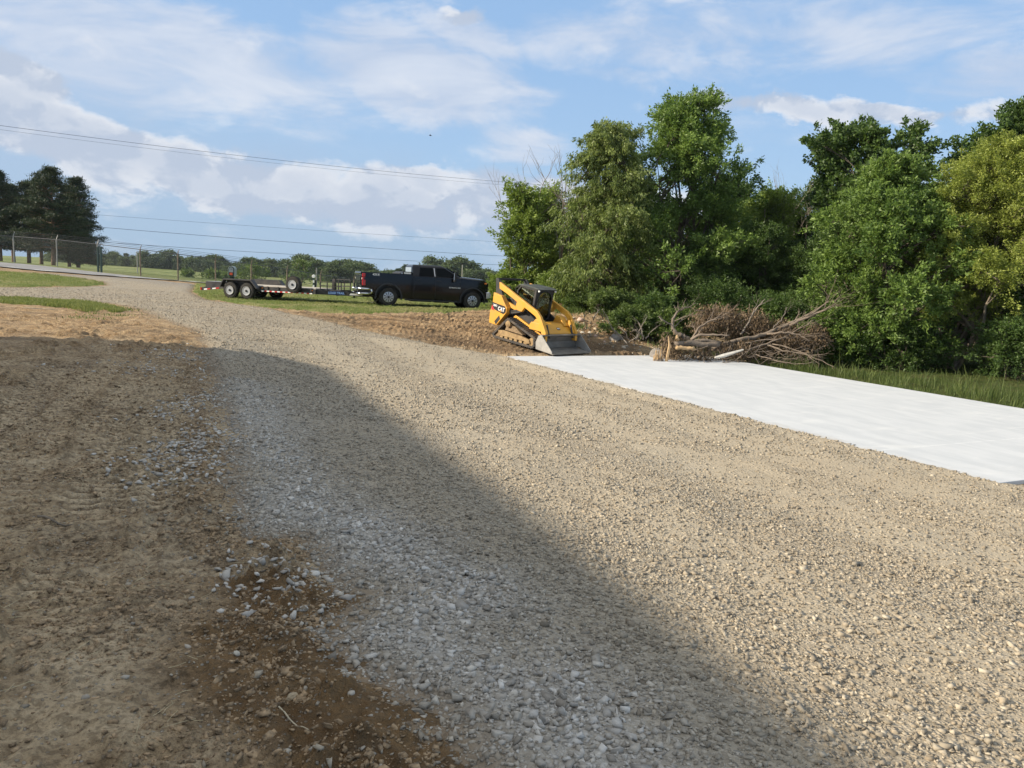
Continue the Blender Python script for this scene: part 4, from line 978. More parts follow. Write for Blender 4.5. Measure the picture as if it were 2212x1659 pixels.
pin = [('broad pine at the right of the group with a sunlit orange trunk', 118, 92, 366, 150, 60, 1.0), ('tall dark pine at the right edge of the pine group', 172, 100, 383, 95, 61, .62),
       ('pine behind the gap in the middle of the pine group', 66, 97, 392, 80, 62, 1.0), ('pine nearest the left edge of the photo', 5, 95, 374, 90, 63, 1.0),
       ('slim pine second from the left edge', 34, 104, 400, 60, 64, 1.0), ('pine standing outside the left edge of the group', -60, 98, 360, 110, 65, 1.0), ('shorter pine at the back right of the group', 152, 108, 400, 80, 66, 1.0),
       ('dark pine at the back of the group, left of the sunlit trunk', 92, 106, 385, 90, 67, 1.0)]
for lb, px, D, yt, wd, sd_, f in pin:
    b = base_at(px, D); top = pdepth(px, yt, D).z-b.z; pine('pine_tree', lb, b, top, wd*D/F_PX/2*1.12, sd_, top*(.20 if f == 1 else .07))
# far tree line
def far_tree(seed, H, R_, conif=False, mat=None):
    rg = random.Random(seed); C = []; S = []
    for i in range(46):
        t = rg.random(); e = R_*(math.sin(math.pi*min(1, t*.8+.2))**.6 if not conif else (1-t)*.9+.1); a = rg.uniform(0, 6.28); r = e*rg.random()**.5*.85
        C.append((math.cos(a)*r, math.sin(a)*r, H*(.04+.88*t))); S.append(R_*(.38 if not conif else .25)*rg.uniform(.7, 1.2))
    C = np.array(C); V, F, h = leaves(C, np.array(S), 60, .85, .6, 0, np.array([rg.gauss(.4, .2) for _ in C]), .8)
    tv = MB().tube([(0, 0, -.5), (0, 0, H*.6)], [.3, .12], 5); n0 = len(V)
    return np.vstack([V]), F, h
ML_FAR = mat_leaf('distant_leaves', (0.050, 0.080, 0.034), (0.150, 0.195, 0.080), .25, .7); ML_FARD = mat_leaf('distant_dark_leaves', (0.036, 0.060, 0.034), (0.090, 0.120, 0.060), .2, .7)
FT = []
for sd_, H, R_, cf, mt in [(1, 11, 4.6, False, ML_FAR), (2, 12.5, 5.2, False, ML_FAR), (3, 10, 4.0, False, ML_FARD), (4, 12, 3.0, True, ML_FARD), (5, 13, 5.5, False, ML_FAR)]:
    V, F, h = far_tree(sd_, H, R_, cf); me = np_mesh('tree', V, F, mt, None, False, {'hue': h}); FT.append(me)
rg = random.Random(5); n = 0; first = [True]*5
names = ['broad light green tree in the far tree line beyond the field', 'tall leafy tree in the far tree line beyond the field', 'small dark tree in the far tree line beyond the field', 'pointed dark conifer in the far tree line beyond the field', 'largest kind of round tree in the far tree line beyond the field']
def put_far(px, D, s, k):
    global n
    d = ray(px, 600); X = d.x/d.y*D; z = g1(X, D)
    if first[k]: o = FT[k]; first[k] = False
    else: o = FT[k].copy(); COL.objects.link(o)
    o.location = (X, D, z-.3); o.scale = (s*rg.uniform(1.4, 2.0), s*1.4, s*rg.uniform(.85, 1.15)); o.rotation_euler = (0, 0, rg.uniform(0, 6.28))
    tag(o, names[k], 'tree', ['broad light trees of the far tree line', 'tall leafy trees of the far tree line', 'small dark trees of the far tree line', 'conifers of the far tree line', 'round trees of the far tree line'][k]); n += 1
px = 120.0
while px < 1075:
    t = min(1, max(0, (px-220)/830)); D = 400-60*t
    sc = .46+.24*t+.10*math.sin(px*.021)+.06*math.sin(px*.06)
    for row in range(3):
        put_far(px+rg.uniform(-8, 8), D+row*11+rg.uniform(-4, 4), sc*rg.uniform(.8, 1.12)*(1+.13*row), rg.choice([0, 0, 1, 1, 2, 2, 3, 4]))
    px += 10.5 if 190 < px < 1040 else 20
for px in range(930, 1120, 30): put_far(px+rg.uniform(-6, 6), 470, 1.15+.2*math.sin(px*.01), rg.choice([0, 1, 4, 2]))
print('far trees', n)
# bushes standing in the field
for px, D, yt, wd, sd_, lb in [(218, 150, 590, 0, 0, ''), ]: pass
for lb, px, D, H, R_, sd_ in [('low dark bush in the field left of the fence posts', 490*.0+ 492, 190, 1.9, 1.6, 71), ('small round bush in the field left of the mailbox', 460, 150, 1.6, 2.2, 72), ('spreading shrub in the field right behind the mailbox', 546, 120, 2.6, 3.6, 73),
                          ('tall bush in the field behind the spare wheel', 649, 150, 4.6, 4.6, 74), ('tiny bush in the field by the second fence post', 405, 170, 1.6, 1.2, 75)]:
    b = base_at(px, D); tree('bush', lb, b, H, R_*.8, .1, ML_BUSH, M_BARK, sd_, ntr=3, ncl=26, nleaf=70, lsz=(.30, .16), cls=.6, prof='dome', fork=.6, trad=.05, cat='bush')
# ------------------------------------------------------------------ vehicles
M_PAINT = pmat('black_paint', (0.004, 0.005, 0.008), .22, spec=.28, coat=.18)
M_BLKPL = pmat('black_plastic', (0.018, 0.018, 0.019), .55)
M_GLASS = pmat('tinted_glass', (0.004, 0.006, 0.008), .2, spec=.06)
M_CHROME = pmat('chrome', (0.62, 0.62, 0.63), .12, metal=1.0)
M_TYRE = pmat('tyre_rubber', (0.022, 0.021, 0.020), .85, var=.3, vscale=6, dirt=(.10, .08, .055), dirt_amt=.35, dscale=5)
M_ALU = pmat('machined_alloy', (0.45, 0.46, 0.49), .3, metal=.6)
M_WRIM = pmat('silver_steel_rim', (0.33, 0.34, 0.36), .42, metal=.35, dirt=(.25, .2, .15), dirt_amt=.3)
M_RED = pmat('red_lens', (0.42, 0.012, 0.014), .2, coat=.5); M_AMB = pmat('amber_lens', (0.80, 0.22, 0.03), .3)
M_WHT = pmat('white_print', (0.75, 0.75, 0.74), .5); M_REDP = pmat('red_reflective', (0.50, 0.015, 0.015), .4)
def wheel(parent, x, y, z, r, w_, rimr, side, kind, yaw=0.0):
    """side = -1 faces -y"""
    root = empty('wheel', (x, y, z)); root.parent = parent; root.rotation_euler = (0, 0, yaw)
    h = w_/2; s = side
    prof = [(rimr, -h*.85), (rimr+.03, -h), (r-.05, -h*1.0), (r-.015, -h*.82), (r, -h*.55), (r, h*.55), (r-.015, h*.82), (r-.05, h), (rimr+.03, h), (rimr, h*.85)]
    t = MB().lathe_y(prof, n=40, closed=True)
    for k in range(40):
        a = 2*math.pi*k/40
        for yy in (-.32, .32): t.box((math.cos(a)*(r+.001), yy*w_, math.sin(a)*(r+.001)), (.016, w_*.30, .035), Matrix.Rotation(-a, 3, 'Y') @ Matrix.Rotation(.3, 3, 'X'))
    t.build('tyre', M_TYRE, root, smooth=False)
    y0 = s*h*.55
    if kind == 'alloy':
        MB().lathe_y([(rimr, -h*.8), (rimr, h*.8)], n=36).build('rim_barrel', M_BLKPL, root)
        rb = MB(); rb.lathe_y([(rimr+.005, y0+s*.02), (rimr+.005, y0+s*.05), (rimr-.018, y0+s*.055), (rimr-.018, y0+s*.02)], n=36, closed=True)
        for k in range(10):
            a = 2*math.pi*k/10
            for j, (r0, r1, w0, w1) in enumerate([(.055, rimr-.01, .026, .082)]):
                e = Vector((math.cos(a), 0, math.sin(a))); q = Vector((-math.sin(a), 0, math.cos(a)))
                yA, yB = y0+s*.035, y0+s*.07
                A = [e*r0-q*w0/2, e*r0+q*w0/2, e*r1+q*w1/2, e*r1-q*w1/2]
                rb.loft([p+Vector((0, yA, 0)) for p in A], [p+Vector((0, yB if i < 2 else yB-s*.01, 0)) for i, p in enumerate(A)])
        rb.build('rim', M_ALU, root)
        MB().lathe_y([(.055, y0), (.055, y0+s*.085), (.02, y0+s*.09)], n=16).build('centre_cap', M_BLKPL, root)
    else:
        rb = MB(); rb.lathe_y([(rimr+.012, y0+s*.075), (rimr+.012, y0+s*.09), (rimr-.02, y0+s*.085), (rimr-.045, y0+s*.01), (.13, y0-s*.01), (.10, y0+s*.03), (.07, y0+s*.03)], n=36)
        rb.build('rim', M_WRIM, root, smooth=False)
        hb = MB(); hb.lathe_y([(.055, y0), (.055, y0+s*.10), (.035, y0+s*.12)], n=14)
        for k in range(8):
            a = 2*math.pi*k/8; hb.lathe_y([(.013, y0), (.013, y0+s*.045)], c=(math.cos(a)*.082, 0, math.sin(a)*.082), n=6)
            a += .39; hb.lathe_y([(.019, y0-s*.02), (.019, y0+s*.007)], c=(math.cos(a)*(rimr-.075), 0, math.sin(a)*(rimr-.075)), n=8)
        hb.build('hub', M_BLKPL, root)
    return root
def place(root, p0, ang, pitch=0.0, roll=0.0):
    root.matrix_world = Matrix.Translation(p0) @ Matrix.Rotation(ang, 4, 'Z') @ Matrix.Rotation(pitch, 4, 'Y') @ Matrix.Rotation(roll, 4, 'X')

def ringloft(xs, ring, name, mat, parent, bevel=0, smooth=True):
    mb = MB(); rings = [ring(x) for x in xs]; n = len(rings[0]); vs = [p for r_ in rings for p in r_]
    fs = [(i*n+k, i*n+(k+1) % n, (i+1)*n+(k+1) % n, (i+1)*n+k) for i in range(len(xs)-1) for k in range(n)]
    fs += [list(range(n)), [(len(xs)-1)*n+k for k in range(n)][::-1]]
    mb.add(vs, fs); o = mb.build(name, mat, parent, smooth=smooth)
    if smooth:
        try: o.data.set_sharp_from_angle(angle=R(38))
        except Exception: pass
    return o
def pickup():
    root = empty('pickup_truck', (0, 0, 0), 0, 'black crew cab pickup truck parked on the grass with a trailer hitched behind', 'pickup truck')
    RW, FW = 1.24, 5.28
    def zl(x):
        z = .36 if 1.9 < x < 4.7 else (.52 if x < 1.24 else .42)
        for c in (RW, FW):
            if abs(x-c) < .60: z = max(z, .42+math.sqrt(.60**2-(x-c)**2))
        return z
    def hw(x): return 1.0 if x < 5.3 else 1.0-.20*((x-5.3)/.85)**2.2
    def yo(x, z, zt): return hw(x)*(1-.055*abs((z-.98)/.55)**2.2)
    def ztop(x):
        if x < 4.66: return 1.47
        t = (x-4.66)/(6.12-4.66); return 1.50-.10*t-.16*max(0, t-.80)/.2*max(0, t-.8)*5
    def ring_cab(x):
        a, b = zl(x), ztop(x); pts = []; n = 9
        for k in range(n): z = a+(b-.05-a)*k/(n-1); pts.append((x, -yo(x, z, b), z))
        h = hw(x); pts += [(x, -h*.90, b), (x, -h*.5, b+.035), (x, 0, b+.05), (x, h*.5, b+.035), (x, h*.90, b)]
        for k in range(n-1, -1, -1): z = a+(b-.05-a)*k/(n-1); pts.append((x, yo(x, z, b), z))
        return pts
    xs = sorted(set([2.33]+[2.33+.1*i for i in range(24)]+[FW+.6*math.cos(t*math.pi/24) for t in range(25)]+[5.9, 5.96, 6.0, 6.04, 6.08]))
    ringloft([x for x in xs if 2.33 <= x <= 6.08], ring_cab, 'body', M_PAINT, root)
    def ring_bed(x):
        a, b = zl(x), 1.50; pts = []; n = 8
        for k in range(n): z = a+(b-a)*k/(n-1); pts.append((x, -yo(x, z, b), z))
        pts += [(x, -.84, b), (x, -.80, max(.95, 0)), (x, .80, .95), (x, .84, b)]
        for k in range(n-1, -1, -1): z = a+(b-a)*k/(n-1); pts.append((x, yo(x, z, b), z))
        return pts
    xs = sorted(set([.06]+[RW+.6*math.cos(t*math.pi/24) for t in range(25)]+[.3, .5, 1.9, 2.1, 2.31]))
    ringloft(xs, ring_bed, 'bed', M_PAINT, root)
    MB().prism([(.0, .64), (.07, .60), (.07, 1.49), (-.03, 1.51), (-.05, 1.44), (.0, 1.38)], -.90, .90).build('tailgate', M_PAINT, root, bevel=.01)
    MB().prism([(-.02, .9), (.0, .9), (.0, 1.28), (-.02, 1.28)], -.6, .6).build('tailgate_panel', M_PAINT, root)
    # greenhouse
    L0 = [(2.35, -.955, 1.43), (4.70, -.93, 1.45), (4.95, 0, 1.47), (4.70, .93, 1.45), (2.35, .955, 1.43)]
    L1 = [(2.36, -.76, 1.90), (3.90, -.73, 1.92), (4.02, 0, 1.93), (3.90, .73, 1.92), (2.36, .76, 1.90)]
    L2 = [(2.42, -.66, 1.975), (3.72, -.64, 1.985), (3.80, 0, 1.995), (3.72, .64, 1.985), (2.42, .66, 1.975)]
    mb = MB(); mb.add(L0+L1+L2, [list(range(5))[::-1], list(range(10, 15))]+[(k*5+i, k*5+(i+1) % 5, (k+1)*5+(i+1) % 5, (k+1)*5+i) for k in range(2) for i in range(5)])
    mb.build('cab', M_PAINT, root, bevel=.03)
    def sidey(z, s): t = (z-1.43)/(1.905-1.43); return s*(.948+(.752-.948)*t+.014)
    for s in (-1, 1):
        for nm, pts in (('rear_window', [(2.66, 1.475), (3.36, 1.475), (3.34, 1.85), (2.72, 1.85)]), ('front_window', [(3.50, 1.475), (4.50, 1.475), (4.42, 1.56), (3.92, 1.855), (3.50, 1.86)])):
            A = [Vector((x, sidey(z, s), z)) for x, z in pts]; mb = MB(); mb.loft(A, [v-Vector((0, s*.01, 0)) for v in A]); mb.build('window', M_GLASS, root)
        A = [Vector((x, sidey(z, s)+s*.004, z)) for x, z in [(3.40, 1.47), (3.43, 1.47), (3.40, 1.86), (3.37, 1.86)]]
        MB().loft(A, [v-Vector((0, s*.01, 0)) for v in A]).build('window_trim', M_CHROME, root)
        mir = empty('mirror', (4.30, s*1.02, 1.36)); mir.parent = root
        MB().box((.02, s*.16, .12), (.10, .20, .42)).build('mirror_housing', M_BLKPL, mir, bevel=.02); MB().bar((.12, -.02*s, .02), (.02, s*.12, .02), .05, .05).build('mirror_arm', M_BLKPL, mir)
        MB().box((-.04, s*.16, .15), (.02, .16, .30)).build('mirror_glass', M_CHROME, mir)
        for x in (2.62, 3.60): MB().box((x, s*1.005, 1.27), (.22, .03, .035)).build('door_handle', M_BLKPL, root, bevel=.008)
        for x in (2.42, 3.44, 4.66): MB().box((x, s*1.0005, .93), (.010, .006, .98)).build('door_seam', M_BLKPL, root)
        for c in (RW, FW):
            fl = MB(); n = 18
            for i in range(n):
                a0, a1 = math.pi*(i/n)*1.12-.19, math.pi*((i+1)/n)*1.12-.19
                q = [(c+math.cos(a)*rr, s*yy, .42+math.sin(a)*rr) for a in (a0, a1) for rr, yy in ((.575, 1.03), (.635, 1.02), (.635, .97), (.575, .97))]
                fl.loft([Vector(p) for p in q[:4]], [Vector(p) for p in q[4:]])
            fl.build('fender_flare', M_BLKPL, root)
        MB().box((.09, s*.93, 1.36), (.14, .16, .16)).box((.06, s*.95, 1.20), (.10, .12, .14)).box((.10, s*.93, 1.02), (.15, .16, .26)).build('tail_light', M_RED, root, bevel=.02)
        MB().box((.035, s*.94, 1.205), (.06, .10, .07)).build('reverse_light', M_WHT, root)
        MB().box((6.02, s*.72, 1.20), (.14, .34, .16)).build('headlight', M_GLASS, root, bevel=.02); MB().box((5.93, s*.92, 1.27), (.12, .05, .07)).build('side_marker', M_AMB, root)
        MB().prism([(2.0, .36), (4.62, .36), (4.62, .30), (2.0, .30)], s*.97-.03, s*.97+.03).build('running_board', M_BLKPL, root)
        bm_ = MB().tube([(-.12, s*.55, .72), (-.10, s*.93, .74), (.10, s*1.02, .74), (.42, s*1.02, .73)], .055, 8).tube([(-.12, s*.55, .52), (-.10, s*.93, .52), (.10, s*1.02, .53), (.42, s*1.02, .53)], .05, 8).tube([(.42, s*1.02, .73), (.47, s*1.02, .63), (.42, s*1.02, .53)], .05, 8)
        bm_.build('bumper_corner', M_CHROME, root, smooth=True)
        MB().box((.16, s*.96, .63), (.46, .08, .16)).build('bumper_step', M_BLKPL, root)
    MB().box((-.09, 0, .62), (.10, 1.25, .26)).build('rear_bumper', M_CHROME, root, bevel=.03)
    MB().prism([(5.98, .52), (6.22, .56), (6.25, .80), (6.14, .88), (5.98, .86)], -.93, .93).build('front_bumper', M_CHROME, root, bevel=.03)
    MB().box((5.98, 0, .42), (.30, 1.6, .14)).build('air_dam', M_BLKPL, root)
    MB().box((6.10, 0, 1.06), (.05, 1.30, .34)).build('grille', M_BLKPL, root, bevel=.02)
    MB().box((2.345, 0, 1.67), (.02, 1.25, .34)).build('rear_glass', pmat('rear_glass', (.35, .42, .50), .08, spec=.8), root)
    MB().prism([(4.05, 1.885), (4.83, 1.50), (4.84, 1.515), (4.06, 1.90)], -.60, .60).build('windshield', M_GLASS, root)
    MB().box((3.3, 0, .46), (5.4, 1.1, .22)).box((1.24, 0, .42), (.14, 1.6, .14)).box((5.28, 0, .42), (.16, 1.6, .14)).box((2.9, -.3, .32), (1.0, .4, .14)).box((4.0, .1, .30), (.7, .5, .14)).build('underbody', M_BLKPL, root)
    MB().box((1.24, 0, .80), (1.22, 1.42, .62)).build('wheel_well', M_BLKPL, root); MB().box((5.28, 0, .82), (1.22, 1.42, .56)).build('wheel_well', M_BLKPL, root)
    MB().tube([(.15, -.55, .42), (1.7, -.6, .44)], .05, 8).build('exhaust', M_BLKPL, root)
    MB().box((-.28, 0, .50), (.35, .06, .06)).box((-.42, 0, .47), (.1, .1, .08)).build('hitch_receiver', M_BLKPL, root)
    tb = empty('toolbox', (2.02, 0, 1.49)); tb.parent = root
    MB().prism([(-.26, -.02), (.27, -.02), (.27, .13), (-.10, .13), (-.26, .06)], -.93, .93).build('toolbox_case', M_BLKPL, tb, bevel=.01)
    MB().box((.08, -.937, .06), (.32, .01, .07)).build('toolbox_label', M_WHT, tb); MB().box((-.18, -.937, .05), (.05, .02, .05)).build('toolbox_latch', M_CHROME, tb)
    for x in (RW, FW):
        for s in (-1, 1): wheel(root, x, s*.885, .415, .418, .27, .235, s, 'alloy')
    text_mesh('badge_lettering', 'SILVERADO 2500', .075, M_WHT, root, (4.38, -1.010, .99), (1, 0, 0), (0, 0, 1), .003, .002)
    text_mesh('bed_lettering', '4X4', .15, M_WHT, root, (.64, -.977, 1.405), (1, 0, 0), (0, .04, 1), .003, .003, 1.25)
    return root
PK = pickup()
a20 = R(20); pr = pdepth(838, 662, 35.7); pr.z = g1(pr.x, pr.y)
f = Vector((math.cos(a20), math.sin(a20), 0)); lft = Vector((-f.y, f.x, 0))
o0 = pr - f*1.24 + lft*.95; zr = g1(*(pr+lft*.9).xy); pf = pr+f*4.04+lft*.9; zf = g1(pf.x, pf.y)
sl = math.atan2(zf-zr, 4.04); place(PK, Vector((o0.x, o0.y, zr+.03-math.tan(sl)*1.24)), a20, -sl)

def trailer():
    root = empty('flatbed_trailer', (0, 0, 0), 0, 'black tandem axle flatbed trailer with spare wheel and folded ramps behind the truck', 'trailer')
    K = M_TRB
    fr = MB()
    for s in (-1, 1): fr.box((1.55, s*.97, .50), (5.15, .07, .22))
    fr.box((4.10, 0, .50), (.08, 2.0, .22)).box((-1.02, 0, .50), (.08, 2.0, .22))
    for x in np.arange(-.6, 4.1, .6): fr.box((x, 0, .53), (.06, 1.9, .12))
    fr.build('frame', K, root)
    MB().box((1.55, 0, .645), (5.12, 1.86, .045)).build('deck', M_DECK, root)
    tg = MB()
    for s in (-1, 1): tg.bar((4.05, s*.93, .50), (6.30, s*.07, .47), .07, .20)
    tg.box((5.0, 0, .42), (.06, 1.2, .1)); tg.build('tongue', K, root)
    MB().box((6.42, 0, .50), (.30, .12, .10)).tube([(6.55, 0, .52), (6.72, 0, .52)], .055, 8).build('coupler', K, root)
    dv = MB()
    for s in (-1, 1): dv.bar((-1.0, s*.97, .52), (-2.36, s*.97, .36), .07, .16)
    for x in (-1.35, -1.7, -2.05): dv.bar((x, -.95, .43+(x+2.3)*.12), (x, .95, .43+(x+2.3)*.12), .05, .07)
    dv.build('dovetail', K, root)
    for s in (-1, 1):
        MB().prism([(-1.05, .52), (-1.05, .74), (-2.15, .74), (-2.18, .42)], s*.62-.30, s*.62+.30).build('ramp', K, root)
        MB().prism([(-1.06, .741), (-2.14, .741), (-2.14, .755), (-1.06, .755)], s*.62-.29, s*.62+.29).build('ramp_top', M_RAMP, root)
        MB().box((-2.36, s*.9, .37), (.06, .26, .12)).build('tail_light', M_RED, root)
        pts = [(-1.10, .52), (-.86, .93), (.72, .93), (1.08, .52), (1.02, .52), (.69, .87), (-.83, .87), (-1.04, .52)]
        MB().prism(pts, s*1.0, s*1.27).build('fender', K, root)
        MB().prism([(-.98, .55), (-.82, .87), (.68, .87), (.98, .55)], s*.985, s*1.0).build('fender_skirt', K, root)
        for x in (-.475, .475): wheel(root, x, s*1.13, .385, .388, .22, .205, s, 'steel')
        def tape(pts, h, segs):
            vs = []; fs = []; y = s*1.009
            for i in range(segs+1):
                t = i/segs; x = pts[0][0]+(pts[1][0]-pts[0][0])*t; z = pts[0][1]+(pts[1][1]-pts[0][1])*t
                vs += [(x, y, z-h/2), (x, y, z+h/2), (x, y-s*.006, z+h/2), (x, y-s*.006, z-h/2)]
            for i in range(segs):
                for k in range(4): fs.append((i*4+k, i*4+(k+1) % 4, i*4+4+(k+1) % 4, i*4+4+k))
            fs += [(0, 1, 2, 3), (segs*4+3, segs*4+2, segs*4+1, segs*4)]
            m_ = MB(); m_.add(vs, fs); o_ = m_.build('reflector_tape', M_WHT, root); o_.data.materials.append(M_REDP)
            for i, q_ in enumerate(o_.data.polygons):
                if (i//4) % 2 == 1: q_.material_index = 1
        tape(((1.15, .415), (3.95, .415)), .05, 19); tape(((-1.70, .40), (-1.30, .447)), .06, 2); tape(((-2.20, .342), (-1.82, .387)), .06, 2)
        for x in (1.2, 3.95): MB().box((x, s*1.012, .56), (.06, .02, .05)).build('side_marker', M_AMB, root)
        # stake pockets
        pk = MB()
        for x in np.arange(1.5, 4.0, .6): pk.box((x, s*1.02, .57), (.07, .05, .14))
        pk.build('stake_pocket', K, root)
    MB().tube([(-.475, -1.0, .385), (-.475, 1.0, .385)], .06, 8).tube([(.475, -1.0, .385), (.475, 1.0, .385)], .06, 8).build('axle', K, root)
    wheel(root, 3.05, -1.15, .80, .385, .22, .205, -1, 'steel')
    MB().bar((3.05, -1.0, .45), (3.05, -1.0, .85), .08, .08).build('spare_mount', K, root)
    rk = MB()
    for s, top in ((-1, .98), (1, 1.12)):
        for z in (top, .80): rk.bar((4.1, s*.55, z), (5.15, s*.42, z), .035, .04)
        for t in (0, .33, .66, 1): rk.bar((4.1+1.05*t, s*(.55-.13*t), .52), (4.1+1.05*t, s*(.55-.13*t), top), .04, .04)
    for z in (.98, .62): rk.bar((5.15, -.42, z), (5.15, .42, z), .04, .04)
    rk.box((4.62, 0, .60), (1.05, .95, .05)).build('tool_rack', K, root)
    MB().box((4.72, -.30, .84), (.13, .13, .62)).build('battery_post', K, root)
    MB().tube([(5.6, 0, .30), (5.6, 0, 1.0)], .045, 8).box((5.6, 0, .30), (.2, .2, .02)).build('jack', K, root)
    d = Vector((6.30-4.05, -.07+.93, 0)).normalized(); n = Vector((d.y, -d.x, 0))
    p = Vector((4.05, -.93, .50)).lerp(Vector((6.30, -.07, .47)), .42)+n*.043
    MB().bar(p-d*.36+n*0, p+d*.36, .006, .17).build('name_plate', pmat('dark_blue_decal', (.015, .03, .09), .4), root)
    text_mesh('name_lettering', 'LOAD TRAIL', .135, pmat('blue_white_letters', (.25, .42, .75), .4), root, p+n*.006, d, (0, 0, 1), .003, .003)
    p2 = Vector((4.05, -.93, .50)).lerp(Vector((6.30, -.07, .47)), .80)+n*.043
    MB().bar(p2-d*.30, p2+d*.30, .006, .12).build('white_sticker', M_WHT, root)
    ch = MB()
    for s in (-1, 1): ch.tube([(6.3, s*.1, .42), (6.45, s*.1, .20), (6.6, s*.08, .12), (6.8, s*.06, .22), (6.95, s*.05, .42)], .012, 5)
    ch.build('safety_chain', M_CHAIN, root)
    return root
M_TRB = pmat('black_trailer_paint', (0.016, 0.016, 0.018), .38, var=.3, vscale=4, dirt=(.09, .07, .05), dirt_amt=.25, dscale=2.5)
M_DECK = pmat('weathered_deck_boards', (0.42, 0.38, 0.32), .85, var=.2, vscale=6); M_RAMP = pmat('worn_ramp_steel', (0.25, 0.27, 0.29), .5)
M_CHAIN = pmat('steel_chain', (.30, .30, .28), .5, metal=.7)
TRL = trailer(); pw = pdepth(537*.5+495*.5+2, 645.6, 37.4); at_ = R(-18)
ft = Vector((math.cos(at_), math.sin(at_), 0)); lt = Vector((-ft.y, ft.x, 0)); o1 = pw+lt*1.13
z0_, z1_ = g1(*(o1-ft*.5).xy), g1(*(o1+ft*.5).xy)
place(TRL, Vector((o1.x, o1.y, g1(o1.x, o1.y)+.05)), at_, -.0)

# ---- compact track loader
M_YEL = pmat('loader_yellow', (0.64, 0.315, 0.028), .42, var=.06, vscale=2, dirt=(.30, .22, .13), dirt_amt=.28, dscale=2.2)
M_YELD = pmat('muddy_yellow', (0.33, 0.225, 0.105), .7, var=.2, vscale=5, dirt=(.20, .13, .07), dirt_amt=.8, dscale=4)
M_LBLK = pmat('loader_black', (0.020, 0.021, 0.023), .45, dirt=(.10, .08, .06), dirt_amt=.25)
M_RUB = pmat('dusty_track_rubber', (0.045, 0.043, 0.042), .85, var=.2, vscale=6, dirt=(.20, .15, .10), dirt_amt=.6, dscale=3)
M_STEEL = pmat('worn_bucket_steel', (0.20, 0.19, 0.175), .45, metal=.5, var=.25, vscale=3, dirt=(.24, .21, .17), dirt_amt=.6, dscale=2)
M_SEAT = pmat('seat_vinyl', (.03, .03, .032), .6)
def clearglass():
    m = bpy.data.materials.new('cab_glass'); m.use_nodes = True; w = NT(m.node_tree)
    out = w.node('ShaderNodeOutputMaterial'); g = w.node('ShaderNodeBsdfGlossy'); t = w.node('ShaderNodeBsdfTransparent'); mx = w.node('ShaderNodeMixShader'); fr = w.node('ShaderNodeFresnel')
    fr.inputs[0].default_value = 1.5; g.inputs['Roughness'].default_value = .03; t.inputs[0].default_value = (.62, .68, .64, 1); g.inputs[0].default_value = (.8, .85, .85, 1)
    w.l.new(w.m('MULTIPLY', fr.outputs[0], .45), mx.inputs[0]); w.l.new(t.outputs[0], mx.inputs[1]); w.l.new(g.outputs[0], mx.inputs[2]); w.l.new(mx.outputs[0], out.inputs[0]); return m
M_CGL = clearglass()
